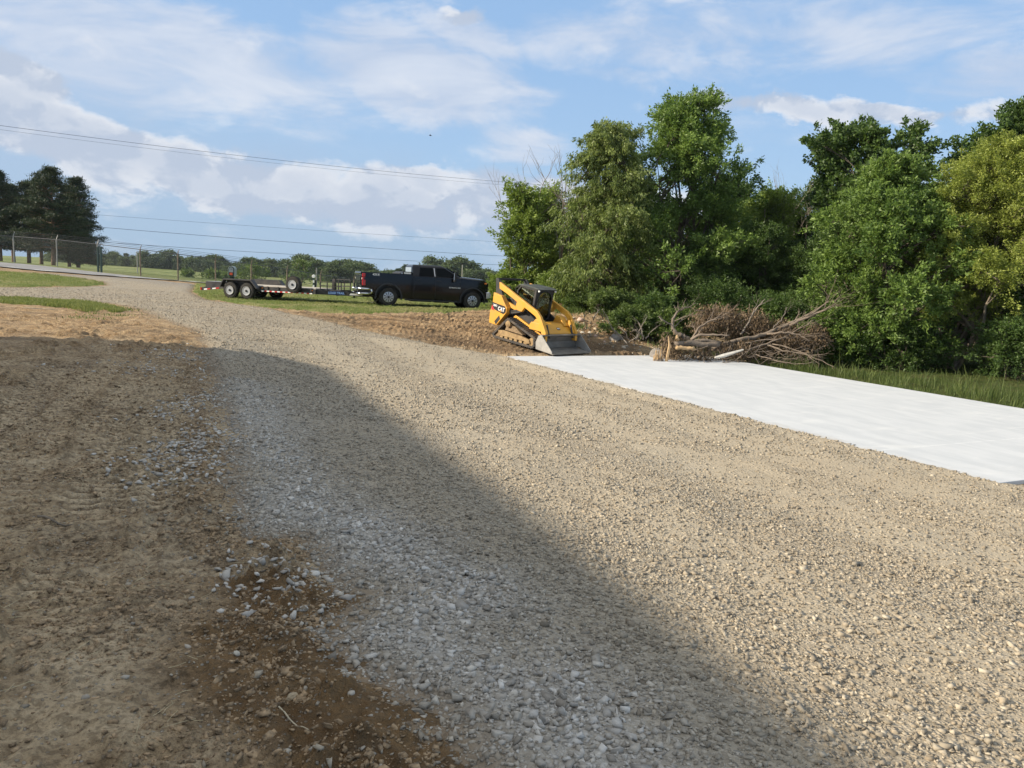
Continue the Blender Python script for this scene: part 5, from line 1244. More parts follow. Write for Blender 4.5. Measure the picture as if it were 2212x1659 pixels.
def loader():
    root = empty('track_loader', (0, 0, 0), 0, 'yellow and black compact track loader with its bucket resting on the dirt', 'track loader')
    # belt loop outline (x, z)
    def loop():
        C = [((-1.02, .22), .20, 200, 270), ((.92, .20), .18, 270, 400), ((.98, .30), .16, 20, 50), ((-.40, .68), .18, 70, 140)]
        pts = []
        for (c, r, a0, a1) in C:
            for i in range(7):
                a = R(a0+(a1-a0)*i/6); pts.append(Vector((c[0]+r*math.cos(a), c[1]+r*math.sin(a))))
        # resample evenly
        P = pts+[pts[0]]; L = [0]
        for i in range(len(P)-1): L.append(L[-1]+(P[i+1]-P[i]).length)
        n = 104; out = []
        for k in range(n):
            s = L[-1]*k/n; j = max(i for i in range(len(L)) if L[i] <= s+1e-9); j = min(j, len(P)-2)
            out.append(P[j].lerp(P[j+1], (s-L[j])/max(1e-9, L[j+1]-L[j])))
        return out
    LP = loop(); n = len(LP)
    for s in (-1, 1):
        tk = empty('track', (0, 0, 0)); tk.parent = root
        mb = MB(); y0, y1 = s*.99, s*.57; vs = []
        nor = []
        for i in range(n):
            d = (LP[(i+1) % n]-LP[i-1]).normalized(); nor.append(Vector((d.y, -d.x)))
        for i in range(n):
            p, q = LP[i], LP[i]-nor[i]*.075
            vs += [(p.x, y0, p.y), (p.x, y1, p.y), (q.x, y1, q.y), (q.x, y0, q.y)]
        fs = [(i*4+k, i*4+(k+1) % 4, ((i+1) % n)*4+(k+1) % 4, ((i+1) % n)*4+k) for i in range(n) for k in range(4)]
        mb.add(vs, fs); mb.build('belt', M_RUB, tk)
        lg = MB()
        for i in range(0, n, 2):
            p, nn = LP[i], nor[i]; d = Vector((nn.y, -nn.x))
            for j in range(3):
                ya = y0+(y1-y0)*(j/3+.02); yb = y0+(y1-y0)*((j+1)/3-.02); off = (.012 if j % 2 else -.012)
                A = [p+d*(off-.02), p+d*(off+.02), p+d*(off+.016)+nn*.026, p+d*(off-.016)+nn*.026]
                lg.loft([Vector((a.x, ya, a.y)) for a in A], [Vector((a.x, yb, a.y)) for a in A])
        lg.build('tread_lug', M_RUB, tk)
        ys = s*.93
        MB().prism([(-.88, .17), (-.90, .34), (-.62, .38), (.45, .33), (.78, .28), (.84, .16), (.70, .13), (.55, .19), (-.70, .16)], ys-.05, ys+.04).build('track_frame', M_YELD, tk, bevel=.01)
        MB().prism([(-.62, .40), (.35, .38), (-.10, .60), (-.50, .66)], s*.80-.10, s*.80+.06).build('mud_heap', pmat('dried_mud', (.24, .17, .10), .95, var=.3, vscale=14, bump=.03, bscale=18), tk)
        rl = MB()
        for x in (-.72, -.46, -.20, .06, .32, .58): rl.lathe_y([(.085, -.06), (.085, .06)], c=(x, s*.90, .125), n=14)
        rl.build('roller', M_YELD, tk)
        MB().lathe_y([(.17, -.05), (.17, .05)], c=(.90, s*.88, .22), n=20).lathe_y([(.17, -.05), (.17, .05)], c=(-1.0, s*.88, .22), n=20).build('idler', M_YELD, tk)
        MB().lathe_y([(.10, -.10), (.13, -.08), (.13, .10), (.04, .13)] if s > 0 else [(.10, .10), (.13, .08), (.13, -.10), (.04, -.13)], c=(-.42, s*.88, .66), n=20).build('drive_motor', M_YELD, tk)
        MB().lathe_y([(.19, -.03), (.19, .03)], c=(-.42, s*.74, .64), n=22).build('sprocket', M_LBLK, tk)
    # chassis and engine hood
    MB().prism([(-1.15, .28), (1.05, .28), (1.08, .44), (.75, .66), (-.35, .95), (-1.2, .95)], -.515, .515).build('chassis', M_LBLK, root)
    MB().prism([(-.56, .88), (-.44, .98), (.98, .52), (1.04, .36), (.86, .36), (.80, .44)], -.62, -.52).build('side_rail', M_YEL, root, bevel=.01)
    MB().prism([(-.56, .88), (-.44, .98), (.98, .52), (1.04, .36), (.86, .36), (.80, .44)], .52, .62).build('side_rail', M_YEL, root, bevel=.01)
    MB().prism([(-1.42, .60), (-1.42, 1.45), (-.80, 1.58), (-.20, 1.30), (-.20, .75), (-1.1, .60)], -.50, .50).build('engine_hood', M_LBLK, root, bevel=.03)
    MB().prism([(-1.435, .75), (-1.425, 1.38), (-1.445, 1.38), (-1.455, .75)], -.42, .42).build('rear_grille', M_LBLK, root)
    for s in (-1, 1):
        yA, yB = s*.66, s*.87; SH_ = lambda P, d=-.13: [(a+d, b) for a, b in P]
        MB().prism(SH_([(-1.47, .50), (-1.47, .92), (-1.38, 1.20), (-1.37, 1.66), (-.93, 1.60), (-.56, 1.20), (-.56, 1.02), (-1.03, .47)]), yA, yB).build('rear_tower', M_YEL, root, bevel=.012)
        MB().prism(SH_([(-1.06, .50), (-.86, .74), (-.93, .86), (-1.16, .60)]), min(s*.872, s*.879), max(s*.872, s*.879)).build('tower_step', M_LBLK, root)
        MB().prism(SH_([(-1.36, 1.60), (-1.46, 2.18), (-1.30, 2.18), (-.98, 1.60)]), s*.72-.04, s*.72+.04).build('rear_link', M_LBLK, root, bevel=.01)
        MB().bar((-1.50, s*.72, 2.16), (-1.12, s*.64, 1.90), .06, .07).build('guard_bar', M_LBLK, root)
        # lift arm: one outline
        arm = SH_([(-1.16, 2.08), (1.00, 1.33), (1.20, 1.17), (1.55, .66), (1.57, .34), (1.40, .34), (1.37, .54), (1.12, .98), (.94, 1.14), (.34, 1.36), (.20, 1.18), (-.04, 1.20), (-.14, 1.34), (-.10, 1.50), (-.74, 1.73), (-1.12, 1.84)])
        MB().prism(arm, s*.78-.055, s*.78+.055).build('lift_arm', M_YEL, root, bevel=.014)
        MB().prism(SH_([(1.10, 1.05), (1.26, 1.04), (1.50, .62), (1.40, .52)]), s*.64, s*.724).build('arm_gusset', M_YEL, root)
        MB().tube([(-.60, s*.68, 1.02), (.02, s*.68, 1.18)], .045, 10).tube([(-.5, s*.68, 1.14), (-.05, s*.68, 1.22)], .03, 8).build('lift_cylinder', M_LBLK, root)
        MB().bar((-1.0, s*.64, 1.36), (-.3, s*.64, 1.20), .07, .14).build('lower_link', M_YEL, root)
        MB().prism([(-.48, 1.0), (-.44, 1.26), (.06, 1.20), (.84, .84), (.90, .60)], s*.54-.03, s*.54+.04).build('side_screen', M_LBLK, root)
        MB().tube([(1.22, s*.62, .90), (1.42, s*.60, .45)], .035, 8).build('tilt_cylinder', M_LBLK, root)
    MB().bar((-1.55, -.74, 2.165), (-1.55, .74, 2.165), .06, .07).build('guard_bar', M_LBLK, root)
    # decal
    DY = -.8725; SH2 = lambda P: [(a-.13, b) for a, b in P]
    MB().prism(SH2([(-1.375, 1.12), (-1.375, 1.30), (-.66, 1.24), (-.59, 1.14), (-.60, 1.02), (-.72, .94), (-1.22, 1.04)]), DY-.006, DY).build('decal_panel', pmat('decal_black', (.02, .02, .021), .4), root)
    MB().prism(SH2([(-1.38, 1.20), (-1.40, 1.02), (-1.22, 1.0)]), DY-.007, DY).build('decal_stripe', pmat('decal_red', (.62, .03, .04), .4), root)
    text_mesh('decal_number', '289D', .105, M_WHT, root, (-1.33, DY-.009, 1.19), (1, 0, -.05), (0.05, 0, 1), .002, .003, .95)
    text_mesh('decal_lettering', 'CAT', .20, M_WHT, root, (-.97, DY-.009, 1.10), (1, 0, -.05), (0.05, 0, 1), .002, .007, .95)
    MB().prism(SH2([(-.97, 1.025), (-.80, 1.015), (-.885, 1.075)]), DY-.013, DY-.002).build('decal_triangle', M_YEL, root)
    # cab
    cab = empty('cab', (-.46, 0, 0)); cab.parent = root; cb = MB()
    hwc = .42
    for s in (-1, 1):
        cb.bar((.66, s*hwc, .74), (.76, s*hwc, 2.02), .07, .10, (1, 0, 0)); cb.bar((-.22, s*hwc, 1.12), (-.20, s*hwc, 1.85), .06, .09, (1, 0, 0)); cb.bar((-.20, s*hwc, 1.85), (-.02, s*hwc, 2.06), .06, .09, (0, 1, 0))
        cb.bar((-.06, s*hwc, 2.06), (.82, s*hwc, 2.02), .07, .09); cb.bar((-.22, s*hwc, 1.20), (.70, s*hwc, .98), .05, .16)
        cb.bar((-.22, s*hwc, 1.05), (.68, s*hwc, .84), .05, .20)
    cb.bar((.80, -hwc, 2.02), (.80, hwc, 2.02), .07, .12); cb.bar((-.10, -hwc, 2.03), (-.10, hwc, 2.03), .07, .08); cb.bar((.66, -hwc, .80), (.66, hwc, .80), .07, .14)
    cb.build('cab_frame', M_LBLK, cab, bevel=.012)
    MB().prism([(-.22, 2.04), (-.05, 2.13), (.70, 2.11), (.93, 2.06), (.93, 2.04), (-.05, 2.07)], -.48, .48).build('roof', pmat('cab_roof', (.035, .042, .040), .6, dirt=(.14, .15, .13), dirt_amt=.5), cab, bevel=.02)
    # arched door surround at the front
    dr = MB(); segs = 14
    for s in (-1, 1):
        prev = None
        for i in range(segs+1):
            a = math.pi/2*i/segs; yy = s*.37*math.cos(a); zz = 1.62+.37*math.sin(a); xx = .70+.105*(zz-.9)/1.1+.03
            p = Vector((xx, yy, zz))
            if prev is not None: dr.bar(prev, p, .03, .035, (1, 0, 0))
            prev = p
        dr.bar((.745, s*.37, 1.0), (.80, s*.37, 1.62), .03, .035, (1, 0, 0)); dr.bar((.735, s*.20, .84), (.745, s*.37, 1.02), .03, .03, (1, 0, 0))
        # corner infill between arch and frame
        A = [Vector((.795, s*.37, 1.62)), Vector((.815, s*.28, 1.87)), Vector((.82, s*.0, 1.99)), Vector((.825, s*.0, 2.03)), Vector((.825, s*.42, 2.03)), Vector((.79, s*.42, 1.62))]
        dr.loft(A, [v-Vector((.012, 0, 0)) for v in A])
        A = [Vector((.745, s*.37, 1.62)), Vector((.745, s*.42, 1.62)), Vector((.70, s*.42, .84)), Vector((.70, s*.37, .84))]
        dr.loft(A, [v-Vector((.012, 0, 0)) for v in A])
    dr.build('door_frame', M_LBLK, cab)
    A = [Vector((.71, -.40, .88)), Vector((.71, .40, .88)), Vector((.795, .40, 1.95)), Vector((.795, -.40, 1.95))]
    MB().loft(A, [v-Vector((.006, 0, 0)) for v in A]).build('door_glass', M_CGL, cab)
    for s in (-1, 1):
        A = [Vector((-.18, s*hwc, 1.27)), Vector((.66, s*hwc, 1.08)), Vector((.74, s*hwc, 2.0)), Vector((-.02, s*hwc, 2.0)), Vector((-.18, s*hwc, 1.84))]
        MB().loft(A, [v-Vector((0, s*.006, 0)) for v in A]).build('side_glass', M_CGL, cab)
        gm = MB()
        for x in np.arange(-.12, .70, .105): gm.bar((x, s*(hwc-.03), 1.20-.2*x), (x+.04, s*(hwc-.03), 2.0), .008, .008, (1, 0, 0))
        for z in np.arange(1.2, 2.0, .10): gm.bar((-.18, s*(hwc-.03), z), (.74, s*(hwc-.03), z-.0), .008, .008)
        gm.build('side_guard_mesh', M_LBLK, cab)
        MB().lathe_y([(.035, -.02), (.035, .02)], n=12).build('work_lamp', M_WHT, cab).location = (.90, s*.42, 1.99)
    MB().box((.05, 0, 1.02), (.46, .46, .12)).prism([(-.20, 1.05), (-.08, 1.05), (-.14, 1.72), (-.26, 1.70)], -.22, .22).build('seat', M_SEAT, cab, bevel=.03)
    MB().box((.28, -.30, 1.05), (.35, .10, .28)).box((.28, .30, 1.05), (.35, .10, .28)).tube([(.36, -.30, 1.15), (.40, -.28, 1.36)], .02, 6).tube([(.36, .30, 1.15), (.40, .28, 1.36)], .02, 6).build('armrest_console', M_LBLK, cab)
    hz = MB()
    for k in range(3): hz.tube([(-1.25, -.60+.05*k, 1.95), (-1.0+.05*k, -.55, 1.98-.08*k), (-.80, -.50, 1.60-.05*k), (-.72, -.48, 1.30)], .018, 6).tube([(-.78, -.70+.03*k, 1.20), (-.62, -.72, 1.02+.05*k), (-.35, -.70, 1.10+.03*k)], .016, 6).tube([(-.74, -.47+.03*k, 1.45), (-.76, -.46, 1.95), (-.62, -.44, 2.06-.03*k)], .014, 6)
    hz.build('hose', M_LBLK, root)
    MB().box((-.42, -.56, 1.50), (.26, .12, .09), Matrix.Rotation(.2, 3, 'Y')).build('red_bag', pmat('red_fabric', (.60, .02, .02), .6), root, bevel=.02)
    # front deck between arms and the cross plate
    MB().prism([(.42, .80), (.50, .90), (.95, .90), (1.34, .62), (1.36, .54), (1.24, .52), (1.05, .62), (.42, .62)], -.70, .70).build('front_cowl', M_YEL, root, bevel=.02)
    MB().prism([(.48, .84), (.62, 1.16), (.82, 1.12), (1.12, .84), (.9, .76)], .42, .69).build('front_shoulder', M_YEL, root, bevel=.02)
    MB().prism([(.52, .84), (.70, 1.04), (.86, 1.0), (1.10, .82), (.9, .76)], -.69, -.46).build('front_shoulder', M_YEL, root, bevel=.02)
    dd = Vector((.39, 0, -.28)).normalized(); nn = Vector((.28, 0, .39)).normalized()
    pc = Vector((1.17, .05, .742))
    MB().bar(pc-Vector((0, .075, 0))+nn*.006, pc+Vector((0, .075, 0))+nn*.006, .012, .11, nn.cross(Vector((0, 1, 0)))).build('front_badge', M_LBLK, root)
    text_mesh('front_badge_lettering', 'CAT', .07, M_WHT, root, pc+nn*.016, (0, 1, 0), -dd, .002, .002)
    # bucket
    bk = empty('bucket', (-.20, 0, 0)); bk.parent = root
    out_ = [(1.42, .08), (1.36, .30), (1.46, .52), (1.60, .58), (1.60, .53), (1.50, .48), (1.42, .30), (1.47, .10), (2.22, .035), (2.22, .005), (1.50, .03)]
    MB().prism(out_, -1.0, 1.0).build('bucket_shell', M_STEEL, bk, bevel=.006)
    for s in (-1, 1):
        MB().prism([(1.40, .05), (1.36, .30), (1.46, .54), (1.62, .58), (2.20, .10), (2.22, .02)], s*1.0-.012, s*1.0+.012).build('bucket_side', pmat('pale_worn_steel', (.34, .33, .31), .5, metal=.3, var=.2, vscale=3), bk)
    MB().box((1.60, 0, .57), (.12, 2.0, .04)).build('bucket_lip', M_STEEL, bk); MB().box((2.20, 0, .02), (.16, 2.03, .022)).build('cutting_edge', M_STEEL, bk)
    MB().box((1.36, 0, .33), (.10, 1.3, .36)).build('quick_coupler', M_LBLK, bk)
    return root
LD = loader(); th = R(-47); fh = Vector((math.cos(th), math.sin(th), 0)); lh = Vector((-fh.y, fh.x, 0))
pa = pdepth(1070.7, 732.3, 28.75); pb_ = pdepth(1143.6, 753.7, 27.4); pm = pa.lerp(pb_, .53)
beta = math.atan2(pa.z-pb_.z, (pa-pb_).xy.length); o2 = pm+lh*.99
print('loader tilt', math.degrees(beta), 'span', (pa-pb_).length)
place(LD, Vector((o2.x, o2.y, pm.z+.02)), th, beta)
# ------------------------------------------------------------------ fence, wires, roadside things
M_FPOST = pmat('galvanised_post', (0.30, 0.29, 0.27), .5, metal=.4); M_FPRUST = pmat('rusty_post', (0.20, 0.145, 0.10), .8, var=.3, vscale=3)
M_WIRE = pmat('dark_wire', (0.03, 0.035, 0.05), .7); M_RAIL = pmat('dark_rail', (0.09, 0.09, 0.095), .6)
def linkmat():
    m = bpy.data.materials.new('chain_link_wire'); m.use_nodes = True; w = NT(m.node_tree)
    out = w.node('ShaderNodeOutputMaterial'); b = w.node('ShaderNodeBsdfPrincipled'); t = w.node('ShaderNodeBsdfTransparent'); mx = w.node('ShaderNodeMixShader')
    b.inputs['Base Color'].default_value = (.22, .22, .21, 1); b.inputs['Roughness'].default_value = .5
    g = w.node('ShaderNodeTexCoord'); x, y, z = w.xyz(g.outputs['Object'])
    u = w.m('ADD', x, z); v = w.m('SUBTRACT', x, z)
    f1 = w.m('ABSOLUTE', w.m('SUBTRACT', w.m('FRACT', w.m('MULTIPLY', u, 12.0)), .5)); f2 = w.m('ABSOLUTE', w.m('SUBTRACT', w.m('FRACT', w.m('MULTIPLY', v, 12.0)), .5))
    a = w.m('MAXIMUM', w.m('LESS_THAN', f1, .035), w.m('LESS_THAN', f2, .035))
    w.l.new(a, mx.inputs[0]); w.l.new(t.outputs[0], mx.inputs[1]); w.l.new(b.outputs[0], mx.inputs[2]); w.l.new(mx.outputs[0], out.inputs[0]); return m
fence = empty('chain_link_fence', (FEN[2].x, FEN[2].y, g1(FEN[2].x, FEN[2].y)), 0, 'chain link fence with angled barbed wire arms along the far side of the road', 'fence')
def loc(p): return Vector(p)-fence.location
HR = 2.08; tops = []
for i, p in enumerate(FEN):
    z = g1(p.x, p.y); rail = Vector((p.x, p.y, z+HR)); tops.append(rail)
    mb = MB(); mb.tube([loc((p.x, p.y, z-.3)), loc(rail)], .045 if i < 5 else .055, 8); mb.tube([loc(rail), loc(rail+Vector((.06, .12, .36)))], [.03, .018], 6)
    mb.build('post', M_FPOST if i < 5 else M_FPRUST, fence)
mb = MB(); mb.tube([loc(t) for t in tops], .032, 6); mb.build('top_rail', M_RAIL, fence)
for k in range(3):
    f = (k+1)/3; mb = MB(); mb.tube([loc(t+Vector((.06*f, .12*f, .36*f))) for t in tops], .010, 4); mb.build('barbed_wire', M_WIRE, fence)
vs = []; 
for i in range(len(FEN)): vs += [tuple(loc((FEN[i].x, FEN[i].y-.06, g1(FEN[i].x, FEN[i].y)+.03))), tuple(loc((FEN[i].x, FEN[i].y-.06, tops[i].z)))]
mb = MB(); mb.add(vs, [(2*i, 2*i+2, 2*i+3, 2*i+1) for i in range(len(FEN)-1)]); mb.build('mesh', linkmat(), fence, recalc=False)
M_DGRN = pmat('dark_green_paint', (0.018, 0.045, 0.038), .5)
for px, lb in ((212.6, 'left of the two tall dark green posts by the fence'), (219.2, 'right of the two tall dark green posts by the fence')):
    p = pdepth(px, 587, 57); z = g1(p.x, p.y); top = pdepth(px, 535, 57).z
    o = MB().box((0, 0, (top-z)/2), (.12, .12, top-z)).box((0, 0, top-z+.02), (.15, .15, .04)).build('post', M_DGRN, bevel=.01); o.location = (p.x, p.y, z); tag(o, lb, 'post', 'dark green posts by the fence')
def wire(pa_, pb_, sag, r, label, pair=0):
    pts = []
    for i in range(25):
        t = i/24; v = pa_.lerp(pb_, t); v.z -= sag*4*t*(1-t); pts.append(v)
    mb = MB(); mb.tube([p-pa_ for p in pts], r, 5)
    o = mb.build('power_line', M_WIRE, recalc=False); o.location = pa_; tag(o, label, 'power line', 'utility wires above the field')
def lineup(l, r): return l, r
wire(pdepth(-60, 263, 50), pdepth(1175, 399.5, 78), .35, .012, 'uppermost wire, crossing the clouds above the pines')
wire(pdepth(-60, 272, 50.2), pdepth(1175, 406, 78), .35, .007, 'thinner second wire just under the uppermost one')
wire(pdepth(-40, 445, 150), pdepth(1120, 525, 210), .3, .022, 'faint wire in the sky between the upper pair and the dark wires')
wire(pdepth(-60, 467, 150), pdepth(1110, 554.5, 210), .5, .038, 'dark wire over the field, next above the lowest one')
wire(pdepth(-60, 503, 150), pdepth(1110, 573.5, 205), .5, .036, 'lowest dark wire, just above the far trees')
# distant poles
M_POLE = pmat('weathered_pole', (0.33, 0.31, 0.28), .9)
for px, yt, D, lb in [(541*.0+542*.0+543.5-0.0, 0, 0, '')]: pass
for px, yt, yb, D, lb in [(543*0+ (350+655/3.403)*.5486, 543, 605, 170, 'pale pole in the field in front of the far trees, left of the trailer'), ((700+1588/2.91)*.5486, 578, 617, 150, 'pale pole in the field, right of the striped marker post'),
                     ((1660+1105/6.91)*.5486, 572, 590, 205, 'thin pole carrying the lowest wire above the truck windshield')]:
    p = pdepth(px, yb, D); z = g1(p.x, p.y); top = pdepth(px, yt, D).z
    o = MB().tube([(0, 0, -.3), (0, 0, top-z)], [.13, .10], 8).build('utility_pole', M_POLE); o.location = (p.x, p.y, z); tag(o, lb, 'pole')
# mailbox column
p = pdepth(500, 573, 42.5); z = g1(p.x, p.y)
mbx = empty('mailbox', (p.x, p.y, z), 0, 'tall dark green plastic mailbox post with grey door, behind the trailer fender', 'mailbox'); mbx.rotation_euler = (0, R(2), R(8))
H_ = 2.66-z
MB().prism([(-.10, -.1), (.10, -.1), (.12, H_-.42), (-.12, H_-.42)], -.10, .12).build('column', M_DGRN, mbx, bevel=.01)
def arch(w_, h, z0, n=12): return [(-w_/2, z0), (w_/2, z0)]+[(math.cos(math.pi*i/n)*w_/2, z0+h-w_/2+math.sin(math.pi*i/n)*w_/2) for i in range(n+1)]
MB().prism(arch(.34, .56, H_-.56), -.24, .30).build('box', pmat('grey_green_plastic', (.26, .30, .28), .5), mbx, bevel=.01)
MB().prism(arch(.29, .52, H_-.55), -.252, -.239).build('box_face', M_DGRN, mbx)
MB().prism(arch(.22, .26, H_-.33), -.268, -.251).build('door', pmat('grey_door', (.30, .34, .36), .4), mbx); MB().box((0, -.275, H_-.16), (.10, .014, .02)).build('handle', M_BLKPL, mbx)
MB().box((0, -.262, H_-.42), (.15, .012, .13)).build('newspaper_tag', pmat('orange_red_tag', (.75, .10, .03), .5), mbx)
# striped marker post
p = pdepth(678, 592, 45); z = g1(p.x, p.y)
mk = empty('marker_post', (p.x, p.y, z), 0, 'short dark post with a white striped strip and round white cap beyond the trailer deck', 'marker post')
Hm = pdepth(678, 594, 45).z-z
MB().box((.06, .02, (Hm-.3)/2), (.17, .10, Hm-.3)).build('post', pmat('dark_timber', (.035, .035, .032), .8), mk); 
MB().box((0, -.04, (Hm-.2)/2), (.09, .012, Hm-.2)).build('white_strip', M_WHT, mk)
sm = MB()
for k in range(3): sm.box((0, -.05, .35+k*.28), (.092, .012, .12))
sm.build('green_stripe', M_DGRN, mk); MB().lathe_y([(.085, -.06), (.10, -.03), (.10, .03), (.08, .05)], c=(0, -.02, Hm-.08), n=16).build('cap', M_WHT, mk)
# bird
q = pdepth(929.5, 293, 60); mb = MB(); mb.tube([(-.16, 0, 0), (-.08, 0, .01), (.05, 0, .015), (.14, 0, .02), (.19, 0, .02)], [.01, .045, .055, .03, .008], 8)
for s in (-1, 1): mb.loft([Vector((.06, s*.03, .03)), Vector((-.06, s*.03, .03)), Vector((-.05, s*.20, .10)), Vector((.05, s*.22, .11))], [Vector((.06, s*.03, .02)), Vector((-.06, s*.03, .02)), Vector((-.05, s*.20, .09)), Vector((.05, s*.22, .10))])
o = mb.build('bird', M_WIRE); o.location = q; o.scale = (.62, .62, .62); tag(o, 'small dark bird flying against the blue sky', 'bird')

# ------------------------------------------------------------------ brush pile at the slab's far corner
M_LOG = pmat('grey_bark_log', (0.175, 0.14, 0.108), .9, var=.3, vscale=4, bump=.02, bscale=16); M_SPL = pmat('split_wood', (0.42, 0.29, 0.155), .8, var=.2, vscale=9, bump=.01, bscale=30)
M_BRN = pmat('bare_branch', (0.19, 0.15, 0.115), .9, var=.25, vscale=6)
M_DLEAF = mat_leaf('dead_leaves', (0.085, 0.058, 0.034), (0.27, 0.195, 0.125), .2, .8)
def Z6(x, y, D):     # coordinates measured on an enlargement of the pile
    return pdepth((2550+x/2.949)*.5486, (1180+y/2.949)*.5486, D)
rg = random.Random(99)
ft_ = empty('fallen_tree', (0, 0, 0), 0, 'grey fallen tree with long bare limbs fanning out to the right of the pile', 'fallen tree')
orig = Z6(690, 588, 28.2); ft_.location = orig
def limb(root, pts, r0, r1, mat, name='limb', twigs=0, tl=.9, up=.1):
    P = [Vector(p)-root.location for p in pts]; n = len(P)
    # denser, slightly wandering
    Q = []
    for i in range(n-1):
        for k in range(4): Q.append(P[i].lerp(P[i+1], k/4)+Vector((rg.gauss(0, .015), rg.gauss(0, .015), rg.gauss(0, .015))))
    Q.append(P[-1]); m = len(Q); mb = MB(); mb.tube(Q, [r0+(r1-r0)*i/(m-1) for i in range(m)], 7)
    for t in range(twigs):
        i = rg.randint(m//4, m-2); d = (Q[i+1]-Q[i]).normalized(); e = (d+Vector((rg.gauss(0, .5), rg.gauss(0, .4), rg.gauss(up, .45)))).normalized()
        L = tl*rg.uniform(.4, 1.2); pts2 = wander(Q[i], Q[i]+e*L, 5, .12, rg); rr = (r0+(r1-r0)*i/(m-1))*.45
        mb.tube(pts2, [rr*(1-.8*j/5) for j in range(6)], 5, cap=False)
        for u in range(3):
            j = rg.randint(2, 4); e2_ = (e+Vector((rg.gauss(0, .6), rg.gauss(0, .5), rg.gauss(.1, .5)))).normalized()
            mb.tube(wander(pts2[j], pts2[j]+e2_*L*.5, 3, .15, rg), [rr*.4, rr*.3, rr*.2, .003], 4, cap=False)
    return mb.build(name, mat, root, smooth=True, recalc=False)
limb(ft_, [Z6(690, 588, 28.2), Z6(900, 520, 28.1), Z6(1100, 455, 28.2), Z6(1300, 420, 28.4), Z6(1500, 345, 28.5)], .085, .07, M_LOG, 'trunk', 4, .8)
limb(ft_, [Z6(1500, 345, 28.5), Z6(1700, 255, 28.6), Z6(1900, 165, 28.7), Z6(2060, 60, 28.8), Z6(2100, 15, 28.8)], .08, .015, M_LOG, 'limb', 9, 1.1)
limb(ft_, [Z6(1650, 290, 28.5), Z6(1850, 215, 28.3), Z6(2050, 120, 28.2), Z6(2200, 35, 28.1)], .06, .012, M_BRN, 'limb', 9, 1.1)
limb(ft_, [Z6(1380, 400, 28.4), Z6(1600, 378, 28.0), Z6(1760, 410, 27.8), Z6(1890, 480, 27.6)], .045, .012, M_BRN, 'limb', 7, .8)
limb(ft_, [Z6(1120, 600, 28.0), Z6(1330, 530, 28.0), Z6(1550, 450, 28.0), Z6(1760, 340, 28.1), Z6(1950, 230, 28.2)], .045, .012, M_BRN, 'limb', 10, 1.0)
limb(ft_, [Z6(1040, 525, 28.1), Z6(1260, 480, 28.1), Z6(1500, 460, 28.0), Z6(1700, 440, 27.9), Z6(1940, 420, 27.8)], .03, .010, M_BRN, 'limb', 8, .8)
limb(ft_, [Z6(1390, 520, 27.6), Z6(1560, 590, 27.2), Z6(1780, 625, 27.0), Z6(2000, 700, 26.6), Z6(2180, 790, 26.2)], .028, .010, M_BRN, 'limb', 5, .8)
limb(ft_, [Z6(1450, 515, 27.7), Z6(1650, 560, 27.3), Z6(1850, 640, 26.9), Z6(2000, 750, 26.4)], .022, .008, M_BRN, 'limb', 5, .7)
limb(ft_, [Z6(1260, 640, 27.3), Z6(1450, 700, 26.9), Z6(1700, 745, 26.5), Z6(1960, 735, 26.3)], .022, .010, M_BRN, 'limb', 4, .6)
limb(ft_, [Z6(1080, 405, 28.8), Z6(1150, 290, 28.9), Z6(1230, 150, 29.0), Z6(1310, 50, 29.0), Z6(1365, -10, 29.0)], .04, .012, M_DEAD, 'limb', 3, .6)
limb(ft_, [Z6(1450, 335, 28.7), Z6(1550, 250, 28.8), Z6(1590, 150, 28.9), Z6(1620, 90, 28.9)], .022, .008, M_DEAD, 'limb', 3, .5)
up_ = empty('uprooted_limb', tuple(Z6(490, 495, 27.8)), 0, 'curved grey limb with fine bare twigs rising at the left of the pile', 'limb')
limb(up_, [Z6(400, 420, 27.8), Z6(310, 370, 27.8), Z6(285, 300, 27.9), Z6(300, 220, 27.9), Z6(340, 145, 28), Z6(440, 90, 28), Z6(560, 40, 28)], .085, .012, M_LOG, 'limb', 8, .6)
limb(up_, [Z6(490, 495, 27.6), Z6(530, 430, 27.6), Z6(590, 330, 27.6), Z6(700, 260, 27.6), Z6(830, 200, 27.6), Z6(950, 150, 27.6)], .05, .010, M_BRN, 'limb', 10, .6)
limb(up_, [Z6(500, 480, 27.5), Z6(570, 415, 27.4), Z6(760, 405, 27.3), Z6(950, 412, 27.2)], .06, .022, M_BRN, 'limb', 2, .3)
limb(up_, [Z6(285, 290, 27.9), Z6(210, 255, 27.8), Z6(130, 195, 27.7)], .022, .008, M_DEAD, 'twig', 2, .3)
limb(up_, [Z6(400, 420, 27.8), Z6(520, 490, 27.8), Z6(700, 480, 27.9), Z6(860, 510, 28.0)], .09, .08, M_LOG, 'trunk', 0)
sp = empty('split_log', tuple(Z6(360, 580, 27.0)), 0, 'short split log with pale yellow wood showing, beside the broken stump', 'log')
limb(sp, [Z6(330, 560, 26.9), Z6(440, 565, 26.9), Z6(540, 560, 26.9)], .075, .06, M_SPL, 'split_face', 0); limb(sp, [Z6(320, 520, 27.1), Z6(460, 505, 27.2), Z6(640, 520, 27.3), Z6(830, 520, 27.4)], .11, .09, M_LOG, 'log', 0)
limb(sp, [Z6(340, 470, 27.1), Z6(345, 440, 27.1), Z6(350, 420, 27.1)], .07, .04, M_SPL, 'broken_end', 0)
